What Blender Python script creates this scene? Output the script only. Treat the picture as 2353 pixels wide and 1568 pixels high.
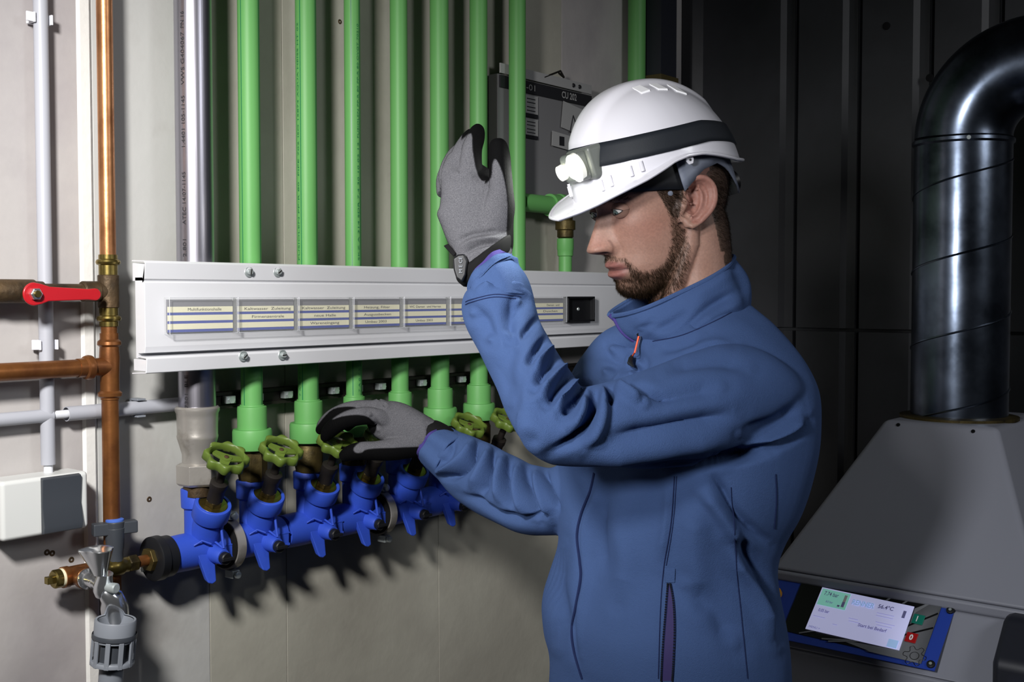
import bpy, bmesh, math, random
import numpy as np
from mathutils import Vector, Matrix, noise
random.seed(7); np.random.seed(7)
for o in list(bpy.data.objects): bpy.data.objects.remove(o)
SC = bpy.context.scene
COL = SC.collection
# ------------------------------------------------------------------ camera
FPX = 2600.0
YAW = math.atan2(2600, 2109)          # angle between the view and the wall's normal
PIT = math.atan(107/2600)
CAM = np.array([0, -1.41, 1.6])
SA, CA = math.sin(YAW), math.cos(YAW)
HV = np.array([SA, CA, 0.]); RV = np.array([CA, -SA, 0.]); ZV = np.array([0, 0, 1.])
FV = HV*math.cos(PIT) - ZV*math.sin(PIT); UV = HV*math.sin(PIT) + ZV*math.cos(PIT)
cd = bpy.data.cameras.new('camera'); cam = bpy.data.objects.new('camera', cd); COL.objects.link(cam)
cd.sensor_width = 36; cd.lens = FPX/2353*36; cd.clip_start = .02
cam.location = CAM; cam.rotation_euler = (math.pi/2-PIT, 0, -YAW)
SC.camera = cam
SC.view_settings.view_transform = 'Standard'; SC.view_settings.look = 'None'
SC.view_settings.gamma = 1; SC.view_settings.use_curve_mapping = False
SC.view_settings.exposure = 0.0
# ------------------------------------------------------------------ light
w = bpy.data.worlds.new('world'); SC.world = w; w.use_nodes = True
w.node_tree.nodes['Background'].inputs[0].default_value = (.5, .55, .62, 1)
w.node_tree.nodes['Background'].inputs[1].default_value = .007
def light(name, kind, loc, target, power, col=(1, 1, 1), size=.1, cone=None, blend=.3, sizey=None):
    ld = bpy.data.lights.new(name, kind); lo = bpy.data.objects.new(name, ld); COL.objects.link(lo)
    lo.location = loc; ld.energy = power; ld.color = col
    if kind == 'AREA':
        ld.size = size
        if sizey: ld.shape = 'RECTANGLE'; ld.size_y = sizey
    else: ld.shadow_soft_size = size
    if cone: ld.spot_size = math.radians(cone); ld.spot_blend = blend
    d = Vector(target)-Vector(loc); lo.rotation_euler = d.to_track_quat('-Z', 'Y').to_euler()
    return lo
light('key_lamp', 'SPOT', (.0, -.80, 2.10), (1.08, .05, 1.50), 142, (1, .975, .95), .085, 74, 1.)
light('side_fill', 'SPOT', (-.25, -.90, 1.84), (1.75, -.66, 1.42), 78, (.96, .97, 1), .10, 50, .9)  # added fill for the man and compressor, outside the key's cone centre
light('room_bounce_fill', 'AREA', (1.5, -2.7, 2.45), (2.15, -.9, 1.15), 12, (.95, .97, 1), .6)  # added soft light standing in for room bounce on compressor and back
# ------------------------------------------------------------------ pixel helpers
def ray(px, py): return FV + RV*(px-1176.5)/FPX - UV*(py-784)/FPX
def P(px, py, y):
    d = ray(px, py); return CAM + d*((y-CAM[1])/d[1])
def PX(px, py, x):
    d = ray(px, py); return CAM + d*((x-CAM[0])/d[0])
def PD(px, py, dep): return CAM + ray(px, py)*dep
def proj(p):
    q = np.asarray(p, float)-CAM; d = q@FV
    return np.stack([1176.5+q@RV/d*FPX, 784-q@UV/d*FPX, d], -1)
# ------------------------------------------------------------------ materials
def lin(c):
    r = []
    for v in c:
        v /= 255.; r.append(v/12.92 if v <= .04045 else ((v+.055)/1.055)**2.4)
    return (*r, 1)
MATS = {}
def mat(name, col, rough=.5, metal=0., bump=None, var=None, coat=0, sheen=0, emit=0, spec=.5, trans=0, alpha=1, attr=None, stretch=None, ior=1.45, sss=0):
    m = bpy.data.materials.new(name); m.use_nodes = True; MATS[name] = m
    nt = m.node_tree; b = nt.nodes['Principled BSDF']; I = b.inputs
    c = lin(col); I['Base Color'].default_value = c
    I['Roughness'].default_value = rough; I['Metallic'].default_value = metal
    I['Specular IOR Level'].default_value = spec; I['IOR'].default_value = ior
    if coat: I['Coat Weight'].default_value = coat; I['Coat Roughness'].default_value = .08
    if sheen: I['Sheen Weight'].default_value = sheen; I['Sheen Roughness'].default_value = .4; I['Sheen Tint'].default_value = c
    if emit: I['Emission Color'].default_value = c; I['Emission Strength'].default_value = emit
    if trans: I['Transmission Weight'].default_value = trans
    if sss: I['Subsurface Weight'].default_value = sss; I['Subsurface Radius'].default_value = (1, .35, .2); I['Subsurface Scale'].default_value = .006
    I['Alpha'].default_value = alpha
    N, L = nt.nodes, nt.links
    tc = N.new('ShaderNodeTexCoord'); vec = tc.outputs['Object']
    if stretch:
        mp = N.new('ShaderNodeMapping'); mp.inputs['Scale'].default_value = stretch; L.new(vec, mp.inputs[0]); vec = mp.outputs[0]
    if attr:
        a = N.new('ShaderNodeVertexColor'); a.layer_name = attr; src = a.outputs[0]; L.new(src, I['Base Color'])
    else: src = None
    if var:      # (scale, second colour, low, high)
        n = N.new('ShaderNodeTexNoise'); n.inputs['Scale'].default_value = var[0]; n.inputs['Detail'].default_value = 6; n.inputs['Roughness'].default_value = .6; L.new(vec, n.inputs[0])
        rp = N.new('ShaderNodeMapRange'); rp.inputs[1].default_value = var[2]; rp.inputs[2].default_value = var[3]; L.new(n.outputs[0], rp.inputs[0])
        mx = N.new('ShaderNodeMix'); mx.data_type = 'RGBA'; L.new(rp.outputs[0], mx.inputs[0])
        mx.inputs[6].default_value = c; mx.inputs[7].default_value = lin(var[1])
        if src: L.new(src, mx.inputs[6]); mx.blend_type = 'MULTIPLY'
        L.new(mx.outputs[2], I['Base Color'])
    if bump:     # list of (kind, scale, strength, distance)
        prev = None
        for kd, sc, st, ds in bump:
            if kd == 'noise':
                n = N.new('ShaderNodeTexNoise'); n.inputs['Scale'].default_value = sc; n.inputs['Detail'].default_value = 4; o = n.outputs[0]
            elif kd == 'voronoi':
                n = N.new('ShaderNodeTexVoronoi'); n.inputs['Scale'].default_value = sc; o = n.outputs[0]
            else:
                n = N.new('ShaderNodeTexWave'); n.inputs['Scale'].default_value = sc; n.bands_direction = kd; o = n.outputs[1]
            L.new(vec, n.inputs[0])
            bp = N.new('ShaderNodeBump'); bp.inputs['Strength'].default_value = st; bp.inputs['Distance'].default_value = ds
            L.new(o, bp.inputs['Height'])
            if prev: L.new(prev.outputs[0], bp.inputs['Normal'])
            prev = bp
        L.new(prev.outputs[0], I['Normal'])
    return m
mat('wall_paint', (174, 170, 168), .6, bump=[('noise', 9, .25, .01), ('noise', 120, .1, .002)], var=(2.6, (160, 155, 156), .45, .62))
mat('wall_light', (182, 182, 179), .55, bump=[('noise', 9, .25, .01), ('noise', 120, .1, .002)], var=(2.2, (168, 166, 162), .5, .62))
mat('wall_beige', (172, 170, 158), .6, bump=[('noise', 9, .25, .01), ('noise', 120, .1, .002)], var=(2.6, (160, 157, 146), .45, .62))
mat('plaster', (222, 221, 217), .8, bump=[('noise', 60, .3, .003)])
mat('dark_wall', (44, 45, 49), .5, bump=[('noise', 40, .1, .003)], var=(3, (34, 35, 38), .4, .6))
mat('concrete', (90, 88, 86), .8, bump=[('noise', 30, .3, .01)])
mat('white_metal', (214, 215, 219), .35, coat=.2, bump=[('noise', 14, .05, .01)])
mat('zinc', (176, 184, 184), .4, .5, bump=[('noise', 70, .15, .002)])
mat('steel', (172, 170, 180), .34, 1., bump=[('noise', 3, .08, .003)], stretch=(60, 60, 1.2))
mat('steel_cast', (178, 174, 168), .36, .6, bump=[('noise', 90, .15, .002)], var=(12, (120, 112, 100), .5, .7))
mat('chrome', (225, 228, 232), .16, .93)
mat('copper', (188, 134, 92), .36, .85, bump=[('noise', 90, .12, .002)], var=(7, (128, 76, 44), .48, .66))
mat('copper_dark', (140, 90, 48), .38, .65, bump=[('noise', 90, .12, .002)], var=(16, (96, 56, 32), .4, .7))
mat('brass', (142, 126, 72), .3, .95, var=(20, (104, 86, 40), .45, .75), bump=[('noise', 150, .15, .001)])
mat('bronze', (92, 74, 52), .55, .6, var=(24, (54, 46, 36), .4, .7), bump=[('noise', 150, .5, .002)])
mat('dark_brass', (88, 76, 42), .5, .7, var=(30, (44, 38, 24), .4, .7), bump=[('noise', 150, .3, .002)])
mat('green_pipe', (96, 160, 88), .5, bump=[('noise', 50, .05, .003)])
mat('green_stripe', (28, 110, 70), .4)
mat('green_wheel', (86, 106, 40), .45, bump=[('noise', 160, .1, .001)])
mat('blue_plastic', (46, 77, 184), .5, bump=[('noise', 400, .25, .0006)])
mat('black_rubber', (14, 14, 15), .85, spec=.2)
mat('black_plastic', (20, 21, 24), .45)
mat('dark_iron', (34, 30, 27), .55, .3, bump=[('noise', 120, .2, .002)])
mat('red_paint', (168, 24, 32), .32, coat=.3, bump=[('noise', 40, .08, .004)])
mat('grey_plastic', (125, 130, 138), .45)
mat('white_plastic', (214, 216, 222), .4)
mat('conduit', (166, 168, 176), .45)
mat('switch_white', (206, 208, 206), .35)
mat('anthracite', (58, 62, 68), .42)
mat('blue_cap', (70, 105, 190), .45)
mat('strip_cream', (226, 222, 190), .6)
mat('strip_blue', (40, 62, 150), .5)
mat('card_grey', (112, 112, 118), .6)
mat('ink', (38, 38, 42), .6)
mat('clear_plastic', (240, 243, 245), .06, alpha=.07, spec=.7)
mat('comp_grey', (138, 140, 150), .42, bump=[('noise', 300, .06, .001)])
mat('comp_dark', (34, 36, 44), .45)
mat('comp_blue', (38, 66, 160), .45)
mat('comp_black', (16, 16, 18), .35)
mat('comp_silver', (120, 122, 126), .45)
mat('screen', (196, 198, 238), .3, emit=.42)
mat('screen_green', (136, 206, 190), .3, emit=.4)
mat('screen_line', (172, 172, 218), .3, emit=.36)
mat('screen_ink', (120, 118, 170), .3, emit=.3)
mat('screen_dark', (104, 104, 146), .3, emit=.2)
mat('screen_cyan', (158, 190, 232), .3, emit=.4)
mat('btn_green', (20, 118, 100), .4)
mat('btn_red', (170, 22, 24), .4)
mat('btn_orange', (200, 140, 30), .4)
mat('label_white', (230, 230, 230), .5)
mat('galv', (112, 122, 138), .26, 1., bump=[('noise', 8, .12, .005)], var=(9, (66, 73, 84), .4, .65))
mat('paper', (150, 150, 150), .7)
mat('board', (112, 112, 114), .6)
mat('board_black', (30, 30, 34), .5)
mat('wood_edge', (66, 56, 24), .7)
# ------------------------------------------------------------------ mesh builder
def nrm(v):
    v = np.asarray(v, float); return v/np.linalg.norm(v)
def frame(ax, ref=None):
    ax = nrm(ax)
    if ref is None: ref = [0, 0, 1] if abs(ax[2]) < .9 else [1, 0, 0]
    a = nrm(np.cross(ref, ax)); b = np.cross(ax, a); return a, b, ax
class MB:
    def __init__(s): s.v = []; s.f = []
    def add(s, vs, fs):
        n = len(s.v); s.v += [tuple(map(float, q)) for q in vs]; s.f += [tuple(i+n for i in g) for g in fs]; return s
    def box(s, c, d, R=None):
        c = np.array(c, float); vs = []
        for i in (-1, 1):
            for j in (-1, 1):
                for k in (-1, 1):
                    q = np.array([i*d[0]/2, j*d[1]/2, k*d[2]/2]); vs.append(c+(R@q if R is not None else q))
        return s.add(vs, [(0, 1, 3, 2), (4, 6, 7, 5), (0, 4, 5, 1), (2, 3, 7, 6), (0, 2, 6, 4), (1, 5, 7, 3)])
    def lathe(s, o, ax, prof, n=28, cap=True, ref=None, hexa=False):
        # prof: list of (distance along axis, radius)
        a, b, ax = frame(ax, ref); o = np.array(o, float); vs = []; fs = []
        for h, r in prof:
            for k in range(n):
                t = 2*math.pi*k/n; vs.append(o+ax*h+r*(a*math.cos(t)+b*math.sin(t)))
        m = len(prof)
        for i in range(m-1):
            for k in range(n): k2 = (k+1) % n; fs.append((i*n+k, i*n+k2, (i+1)*n+k2, (i+1)*n+k))
        if cap: fs.append(tuple(range(n-1, -1, -1))); fs.append(tuple((m-1)*n+k for k in range(n)))
        return s.add(vs, fs)
    def cyl(s, p, q, r, r2=None, n=24, cap=True):
        p = np.array(p, float); q = np.array(q, float); L = np.linalg.norm(q-p)
        return s.lathe(p, q-p, [(0, r), (L, r if r2 is None else r2)], n, cap)
    def tube(s, pts, r, n=12, cap=True):
        pts = [np.array(p, float) for p in pts]; m = len(pts); vs = []; fs = []; a = None
        for i, p in enumerate(pts):
            t = nrm(pts[min(i+1, m-1)]-pts[max(i-1, 0)])
            if a is None: a, b, _ = frame(t)
            else: a = nrm(a-t*(a@t)); b = np.cross(t, a)
            rr = r[i] if hasattr(r, '__len__') else r
            for k in range(n):
                g = 2*math.pi*k/n; vs.append(p+rr*(a*math.cos(g)+b*math.sin(g)))
        for i in range(m-1):
            for k in range(n): k2 = (k+1) % n; fs.append((i*n+k, i*n+k2, (i+1)*n+k2, (i+1)*n+k))
        if cap: fs.append(tuple(range(n-1, -1, -1))); fs.append(tuple((m-1)*n+k for k in range(n)))
        return s.add(vs, fs)
    def prism(s, poly, vec):
        poly = [np.array(p, float) for p in poly]; n = len(poly); vec = np.array(vec, float)
        vs = poly+[p+vec for p in poly]
        fs = [tuple(range(n-1, -1, -1)), tuple(range(n, 2*n))]+[(i, (i+1) % n, n+(i+1) % n, n+i) for i in range(n)]
        return s.add(vs, fs)
    def torus(s, c, ax, R, r, n=32, m=10, a0=0, a1=2*math.pi, sq=1):
        a, b, ax = frame(ax); c = np.array(c, float); full = abs(a1-a0-2*math.pi) < 1e-6; vs = []; fs = []
        N_ = n if full else n+1
        for i in range(N_):
            t = a0+(a1-a0)*i/n; d = a*math.cos(t)+b*math.sin(t)
            for j in range(m):
                g = 2*math.pi*j/m; vs.append(c+d*(R+r*math.cos(g))+ax*r*sq*math.sin(g))
        for i in range(n):
            i2 = (i+1) % N_
            for j in range(m): j2 = (j+1) % m; fs.append((i*m+j, i2*m+j, i2*m+j2, i*m+j2))
        if not full: fs.append(tuple(range(m))); fs.append(tuple((N_-1)*m+j for j in range(m-1, -1, -1)))
        return s.add(vs, fs)
    def build(s, name, m, parent=None, bevel=0, smooth=True, ang=38, seg=2, subsurf=0):
        me = bpy.data.meshes.new(name)
        off = np.array(OFF.get(parent.name, (0, 0, 0))) if parent else np.zeros(3)
        me.from_pydata([tuple(np.array(q)-off) for q in s.v], [], s.f)
        bm = bmesh.new(); bm.from_mesh(me); bmesh.ops.recalc_face_normals(bm, faces=bm.faces); bm.to_mesh(me); bm.free()
        if smooth:
            me.shade_smooth(); me.set_sharp_from_angle(angle=math.radians(ang))
        if isinstance(m, (list, tuple)):
            for q in m: me.materials.append(MATS[q])
        else: me.materials.append(MATS[m])
        o = bpy.data.objects.new(name, me); COL.objects.link(o)
        if parent: o.parent = parent
        OFF[o.name] = tuple(off)
        if bevel:
            b = o.modifiers.new('bevel', 'BEVEL'); b.width = bevel; b.segments = seg; b.limit_method = 'ANGLE'; b.harden_normals = True
        if subsurf:
            b = o.modifiers.new('sub', 'SUBSURF'); b.levels = b.render_levels = subsurf
        return o
OFF = {}
def thing(name, label, cat, loc, group=None):
    o = bpy.data.objects.new(name, None); COL.objects.link(o); o.empty_display_size = .02
    o.location = tuple(map(float, loc)); OFF[o.name] = tuple(map(float, loc))
    o['label'] = label; o['category'] = cat
    if group: o['group'] = group
    return o
def tag(o, label, cat, group=None):
    o['label'] = label; o['category'] = cat
    if group: o['group'] = group
    return o
def struct(o): o['kind'] = 'structure'; return o
def stuff(o): o['kind'] = 'stuff'; return o
def copy_tree(o, parent=None):
    c = o.copy(); COL.objects.link(c)
    if parent: c.parent = parent
    for ch in list(o.children): copy_tree(ch, c)
    return c
def text(name, s, org, xdir, ydir, size, m, parent, width=None, ext=.0002, bold=0, align='LEFT'):
    cu = bpy.data.curves.new('lettering_src', 'FONT'); cu.body = s; cu.size = 1; cu.align_x = align; cu.resolution_u = 3
    if bold: cu.offset = bold
    t = bpy.data.objects.new('lettering_src', cu); COL.objects.link(t)
    dg = bpy.context.evaluated_depsgraph_get(); dg.update()
    me = bpy.data.meshes.new_from_object(t.evaluated_get(dg)); bpy.data.objects.remove(t)
    n = len(me.vertices); co = np.empty(n*3); me.vertices.foreach_get('co', co); co = co.reshape(-1, 3)
    if n == 0: return None
    wd = co[:, 0].max()-co[:, 0].min(); sx = size if width is None else width/wd
    X = nrm(xdir); Y = nrm(ydir); Z = np.cross(X, Y)
    q = np.array(org)+np.outer(co[:, 0]*sx, X)+np.outer(co[:, 1]*size, Y)+Z*ext
    off = np.array(OFF.get(parent.name, (0, 0, 0))); q = q-off
    me.vertices.foreach_set('co', q.ravel()); me.materials.clear(); me.materials.append(MATS[m])
    o = bpy.data.objects.new(name, me); COL.objects.link(o); o.parent = parent
    return o
# ================================================================== SETTING
WY = .104; XB = 2.57                       # left wall plane, right wall plane
def wall_left():
    ws = struct(MB().box((.9, WY+.06, 1.4), (3.45, .08, 2.9)).build('wall_left', 'wall_paint'))
    # painted boards, jointed; a raised batten ridge stands between some of them
    js = [-.8, P(213, 300, WY)[0], P(470, 300, WY)[0], P(650, 300, WY)[0], P(1005, 300, WY)[0], P(1290, 300, WY)[0], XB]
    for i in range(len(js)-1):
        b = MB().box(((js[i]+js[i+1])/2, WY+.01, 1.4), (js[i+1]-js[i]-.0007, .02, 2.89)).build('wall_panel', ('wall_paint', 'wall_light', 'wall_beige', 'wall_beige', 'wall_beige', 'wall_paint', 'wall_paint')[i], ws, bevel=.001)
    for px in (196,):
        u = P(px, 300, WY)[0]; MB().prism([(u-.012, WY, -.04), (u-.008, WY-.004, -.04), (u+.006, WY-.004, -.04), (u+.011, WY, -.04)], (0, 0, 2.88)).build('wall_ridge', 'plaster', ws)
    for px, py in ((120, 1272), (164, 1287), (781, 50), (343, 1148), (108, 1270)):
        c = P(px, py, WY); MB().lathe((c[0], WY, c[2]), (0, -1, 0), [(0, .0045), (.0006, .004), (.0006, .0015), (-.004, .0015)], 14, False).build('screw_hole', 'bronze', ws)
    return ws
wall_left()
wr = struct(MB().box((XB+.07, -1.2, 1.4), (.1, 2.8, 2.9)).build('wall_right', 'dark_wall'))
# folded sheet panels on the right wall
ye = [WY-.002, PX(1830, 300, XB)[1], PX(1975, 300, XB)[1], PX(2140, 300, XB)[1], PX(2300, 300, XB)[1], -1.25, -1.6, -2.0]
for i in range(len(ye)-1):
    a, b = ye[i], ye[i+1]; g = .004; rb = .028
    poly = [(XB+.02, a, 0), (XB, a-g, 0), (XB, b+g+rb+.012, 0), (XB+.010, b+g+rb, 0), (XB+.010, b+g+.006, 0), (XB+.002, b+g, 0), (XB+.02, b, 0)]
    if i == 0: poly = [(XB+.02, a, 0), (XB-.012, a, 0), (XB-.012, a-.03, 0), (XB, a-.055, 0)]+poly[2:]
    MB().prism([(p[0], p[1], 1.52) for p in poly], (0, 0, 1.3)).build('wall_panel', 'dark_wall', wr, smooth=False)
    MB().prism([(p[0], p[1], .0) for p in poly], (0, 0, 1.512)).build('wall_panel', 'dark_wall', wr, smooth=False)
for px, py in ((2037, 60), (2137, 179)):
    c = PX(px, py, XB); MB().lathe(c, (-1, 0, 0), [(0, .009), (.002, .009), (.003, .005)], 14).build('rivet', 'black_rubber', wr)
struct(MB().box((.9, -1.2, -.03), (3.5, 2.9, .06)).build('floor', 'concrete'))
struct(MB().box((.9, -1.2, 2.88), (3.5, 2.9, .06)).build('ceiling', 'concrete'))
# ================================================================== RAIL WITH LABELS
RX0, RX1 = .914, 2.30
ZT, ZB = 1.648, 1.489
z1 = P(600, 649, 0)[2]; z2 = P(600, 790, 0)[2]; z3 = P(600, 806, 0)[2]
rail = thing('label_rail', 'long white metal cover rail with folded lips across the pipes', 'rail', (RX0, .06, ZB))
def ext(name, prof, x0, x1, m, par, bev=.0008):
    return MB().prism([(x0, y, z) for y, z in prof], (x1-x0, 0, 0)).build(name, m, par, bevel=bev, smooth=False)
tk = .0022
ext('top_flange', [(.03, ZT+.001), (-.001, ZT), (-.0045, ZT-.003), (-.0015, z1+.003), (.0035, z1), (.0035, z1-.001), (.001, z1+.0005), (-.0005, z1+.003), (-.002, ZT-.004), (.0, ZT-.002), (.03, ZT-.001)], RX0, RX1, 'white_metal', rail)
ext('middle_panel', [(.005, z1+.006), (.0, z1-.002), (.0, z2+.002), (.002, z3+.004), (.018, z3+.003), (.020, z3-.004), (.024, z3-.004), (.024, z1+.006)], RX0+.001, RX1, 'white_metal', rail)
ext('inner_channel', [(.0008, ZT-.005), (.03, ZT-.003), (.03, z1), (.0045, z1), (.0005, z1+.003)], RX0+.001, RX1, 'white_metal', rail)
ext('inner_channel', [(-.0025, ZB+.002), (.03, ZB+.002), (.03, z3-.005), (-.004, z3-.005)], RX0+.001, RX1, 'white_metal', rail)
ext('bottom_flange', [(.016, z3), (-.006, z3-.001), (-.008, z3-.004), (-.006, ZB), (-.004, ZB-.001), (.03, ZB-.003), (.03, ZB-.001), (-.003, ZB+.001), (-.005, z3-.004), (.016, z3-.002)], RX0-.002, RX1, 'white_metal', rail)
for px, py, an in ((571, 625, 80), (637, 625, 35), (558, 819, 40), (648, 816, 5)):
    c = P(px, py, -.002 if py < 700 else -.007)
    s = MB().lathe(c, (0, -1, 0), [(0, .0082), (.0012, .0086), (.002, .0078), (.0021, .0068), (.0012, .0062)], 24).build('screw_washer', 'zinc', rail)
    k = MB().lathe(c, (0, -1, 0), [(0, .0046), (.006, .0046), (.007, .004)], 20)
    k.build('screw', 'zinc', rail)
    a = math.radians(an); R = np.array([[math.cos(a), 0, -math.sin(a)], [0, 1, 0], [math.sin(a), 0, math.cos(a)]])
    MB().box((c[0], c[1]-.0072, c[2]), (.0085, .0008, .0014), R).build('screw_slot', 'dark_iron', rail)
ex = [.946, 1.0665, 1.1845, 1.303, 1.4225, 1.5435, 1.664, 1.784, 1.905]
zt_, zb_ = P(385, 684, -.012)[2], P(385, 770, -.012)[2]
TXT = [[('Multifunktionshalle', .30, .80), None, None],
       [('Kaltwasser  Zuleitung', .14, .92), ('Firmenzentrale', .26, .80), None],
       [('Kaltwasser  Zuleitung', .10, .90), ('neue Halle', .32, .72), ('Wareneingang', .25, .79)],
       [('Heizung, Filter', .25, .77), ('Ausgussbecken', .25, .80), ('Umbau 2003', .27, .70)],
       [('WC Damen  und Herren', .17, .86), None, ('Umbau 2003', .30, .67)],
       [None, None, ('Umbau 2003', .3, .67)], [None, None, None],
       [('Damen  und', .5, .86), ('Duschen', .4, .8), None]]
LBL = ['clear label holder reading Multifunktionshalle, leftmost on the white rail', 'clear label holder reading Kaltwasser Zuleitung Firmenzentrale', 'clear label holder reading neue Halle Wareneingang',
       'clear label holder reading Ausgussbecken Umbau 2003', 'clear label holder reading WC Damen und Herren', 'clear label holder left of the raised sleeve, half hidden by it',
       'clear label holder hidden behind the raised forearm', 'clear label holder next to the empty black holder right of the forearm']
for i in range(8):
    x0, x1 = ex[i], ex[i+1]-.0025; D = .014
    h = thing('label_holder', LBL[i], 'label holder', (x0, 0, zb_), 'clear label holders on the white rail')
    # card with the paper strips
    MB().box(((x0+x1)/2, -.0035, (zt_+zb_)/2), (x1-x0-.004, .003, zt_-zb_-.006)).build('label_card', 'card_grey', h)
    H = zt_-zb_-.006; zz = zb_+.003
    bh = H*.085; ch = H*.175
    z = zz
    for k in range(3):
        MB().box(((x0+x1)/2, -.0053, z+bh/2), (x1-x0-.0045, .0006, bh)).build('blue_stripe', 'strip_blue', h)
        st = MB().box(((x0+x1)/2, -.0054, z+bh+ch/2), (x1-x0-.0045, .0008, ch)).build('paper_strip', 'strip_cream', h)
        tx = TXT[i][2-k]
        if tx:
            W_ = x1-x0; text('lettering', tx[0], (x0+W_*tx[1], -.0059, z+bh+ch*.28), (1, 0, 0), (0, 0, 1), ch*.72, 'ink', h, width=W_*(tx[2]-tx[1]))
        z += bh+ch
    # clear cover: thin box open at the back
    m = MB(); t = .001
    m.box(((x0+x1)/2, -D, (zt_+zb_)/2), (x1-x0, t, zt_-zb_))
    m.box((x0+t/2, -D/2, (zt_+zb_)/2), (t, D, zt_-zb_)); m.box((x1-t/2, -D/2, (zt_+zb_)/2), (t, D, zt_-zb_))
    m.box(((x0+x1)/2, -D/2, zt_-t/2), (x1-x0, D, t)); m.box(((x0+x1)/2, -D/2, zb_+t/2), (x1-x0, D, t))
    m.build('clear_cover', 'clear_plastic', h, bevel=.0004)
    m = MB()
    for a, b in (((x0, zt_), (x1, zt_)), ((x0, zb_), (x1, zb_)), ((x0, zb_), (x0, zt_)), ((x1, zb_), (x1, zt_))):
        m.cyl((a[0], -D, a[1]), (b[0], -D, b[1]), .0004, n=6)
    m.build('cover_edge', 'white_plastic', h)
# empty black holder
x0, x1 = 1.908, P(1362, 700, -.008)[0]
h = thing('empty_label_holder', 'empty black plastic label holder at the right end of the row', 'label holder', (x0, 0, zb_))
MB().box(((x0+x1)/2, -.002, (zt_+zb_)/2), (x1-x0, .004, zt_-zb_)).build('back_plate', 'black_plastic', h)
m = MB()
for a in ((x0+.002, (zt_+zb_)/2, .004, zt_-zb_), (x1-.002, (zt_+zb_)/2, .004, zt_-zb_), ((x0+x1)/2, zt_-.002, x1-x0, .004), ((x0+x1)/2, zb_+.002, x1-x0, .004)):
    m.box((a[0], -.008, a[1]), (a[2], .012, a[3]))
m.build('holder_frame', 'black_plastic', h, bevel=.0006)
MB().lathe(((x0+x1)/2, -.004, (zt_+zb_)/2), (0, -1, 0), [(0, .004), (.002, .003)], 12).build('rivet', 'zinc', h)
# ================================================================== PIPES BEHIND THE RAIL
PY = .05
def vpipe(px_top, py_, wpx, px_bot, pyb):
    a = P(px_top, 300, PY); b = P(px_bot, pyb, PY); r = wpx/FPX*proj(a)[2]/2
    return (a[0]+b[0])/2, r
# steel riser
u, r = 1.036, .0280
st = thing('steel_pipe', 'thick shiny stainless steel pipe, left of the green pipes', 'pipe', (u, PY, 1.30))
MB().lathe((u, PY, 1.395), (0, 0, 1), [(0, r), (1.4, r)], 48).build('pipe_tube', 'steel', st)
zf = lambda py, px=448: P(px, py, PY)[2]
MB().lathe((u, PY, 0), (0, 0, 1), [(zf(1066), .0235), (zf(1045), .0235), (zf(1028), .0265), (zf(1008), .0305), (zf(1003), .0312), (zf(999), .0305), (zf(985), .0305), (zf(962), .031), (zf(950), .0315), (zf(944), .0335), (zf(938), .0335), (zf(934), .031), (zf(934), r)], 48).build('press_fitting', 'steel_cast', st)
MB().lathe((u, PY, 0), (0, 0, 1), [(zf(1116), .028), (zf(1110), .0325), (zf(1068), .0325), (zf(1063), .026)], 6, ref=(.55, 1, 0)).build('hex_nut', 'steel_cast', st, bevel=.0008)
MB().lathe((u, PY, 0), (0, 0, 1), [(zf(1140), .022), (zf(1112), .022)], 32).build('thread', 'bronze', st)
def vtext(parent, s, u, r, ang, z0, z1, size, m='ink'):
    # lettering running up the pipe wrapped on its surface at an angle (0 = facing -y, positive toward +x)
    a = math.radians(ang); d = np.array([math.sin(a), -math.cos(a), 0]); tdir = np.array([math.cos(a), math.sin(a), 0])
    text('lettering', s, np.array([u, PY, z0])+d*(r+.0003)+tdir*size*.35, (0, 0, 1), -tdir, size, m, parent, width=z1-z0)
vang = -69
for s, a, b in (('2.801', 592, 552), ('ATEC 14/07-1145', 518, 398), ('1.4401 105-1145', 345, 228), ('VWS G404067', 200, 80), ('PN 16', 72, 34)):
    vtext(st, s, u, r, vang, P(430, a, PY)[2], P(430, b, PY)[2], .0085)
vtext(st, '7301  BLE', u, r, vang, P(430, 938, PY)[2], P(430, 862, PY)[2], .0085)
GP = [  # (u, r, coupling z0,z1,r, collar z0,z1,r, stripes, text)
    (574, 50, 578, 935, 'tall pale green pipe with dark stripes, nearest the steel pipe'),
    (710, 48, 703, 920, 'green pipe with dark stripes, second from the steel pipe'),
    (813, 37, 811, 880, 'thin green pipe with print along it, third from the steel pipe'),
    (918, 40, 918, 880, 'plain green pipe, fourth from the steel pipe, above the working hand'),
    (1010, 43, 1011, 870, 'plain green pipe passing just left of the raised glove'),
    (1099, 41, 1101, 860, 'plain green pipe ending behind the raised glove fingertips'),
    (1187, 39, 1190, 860, 'green pipe just right of the raised glove, before the notice board')]
VU = []
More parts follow.
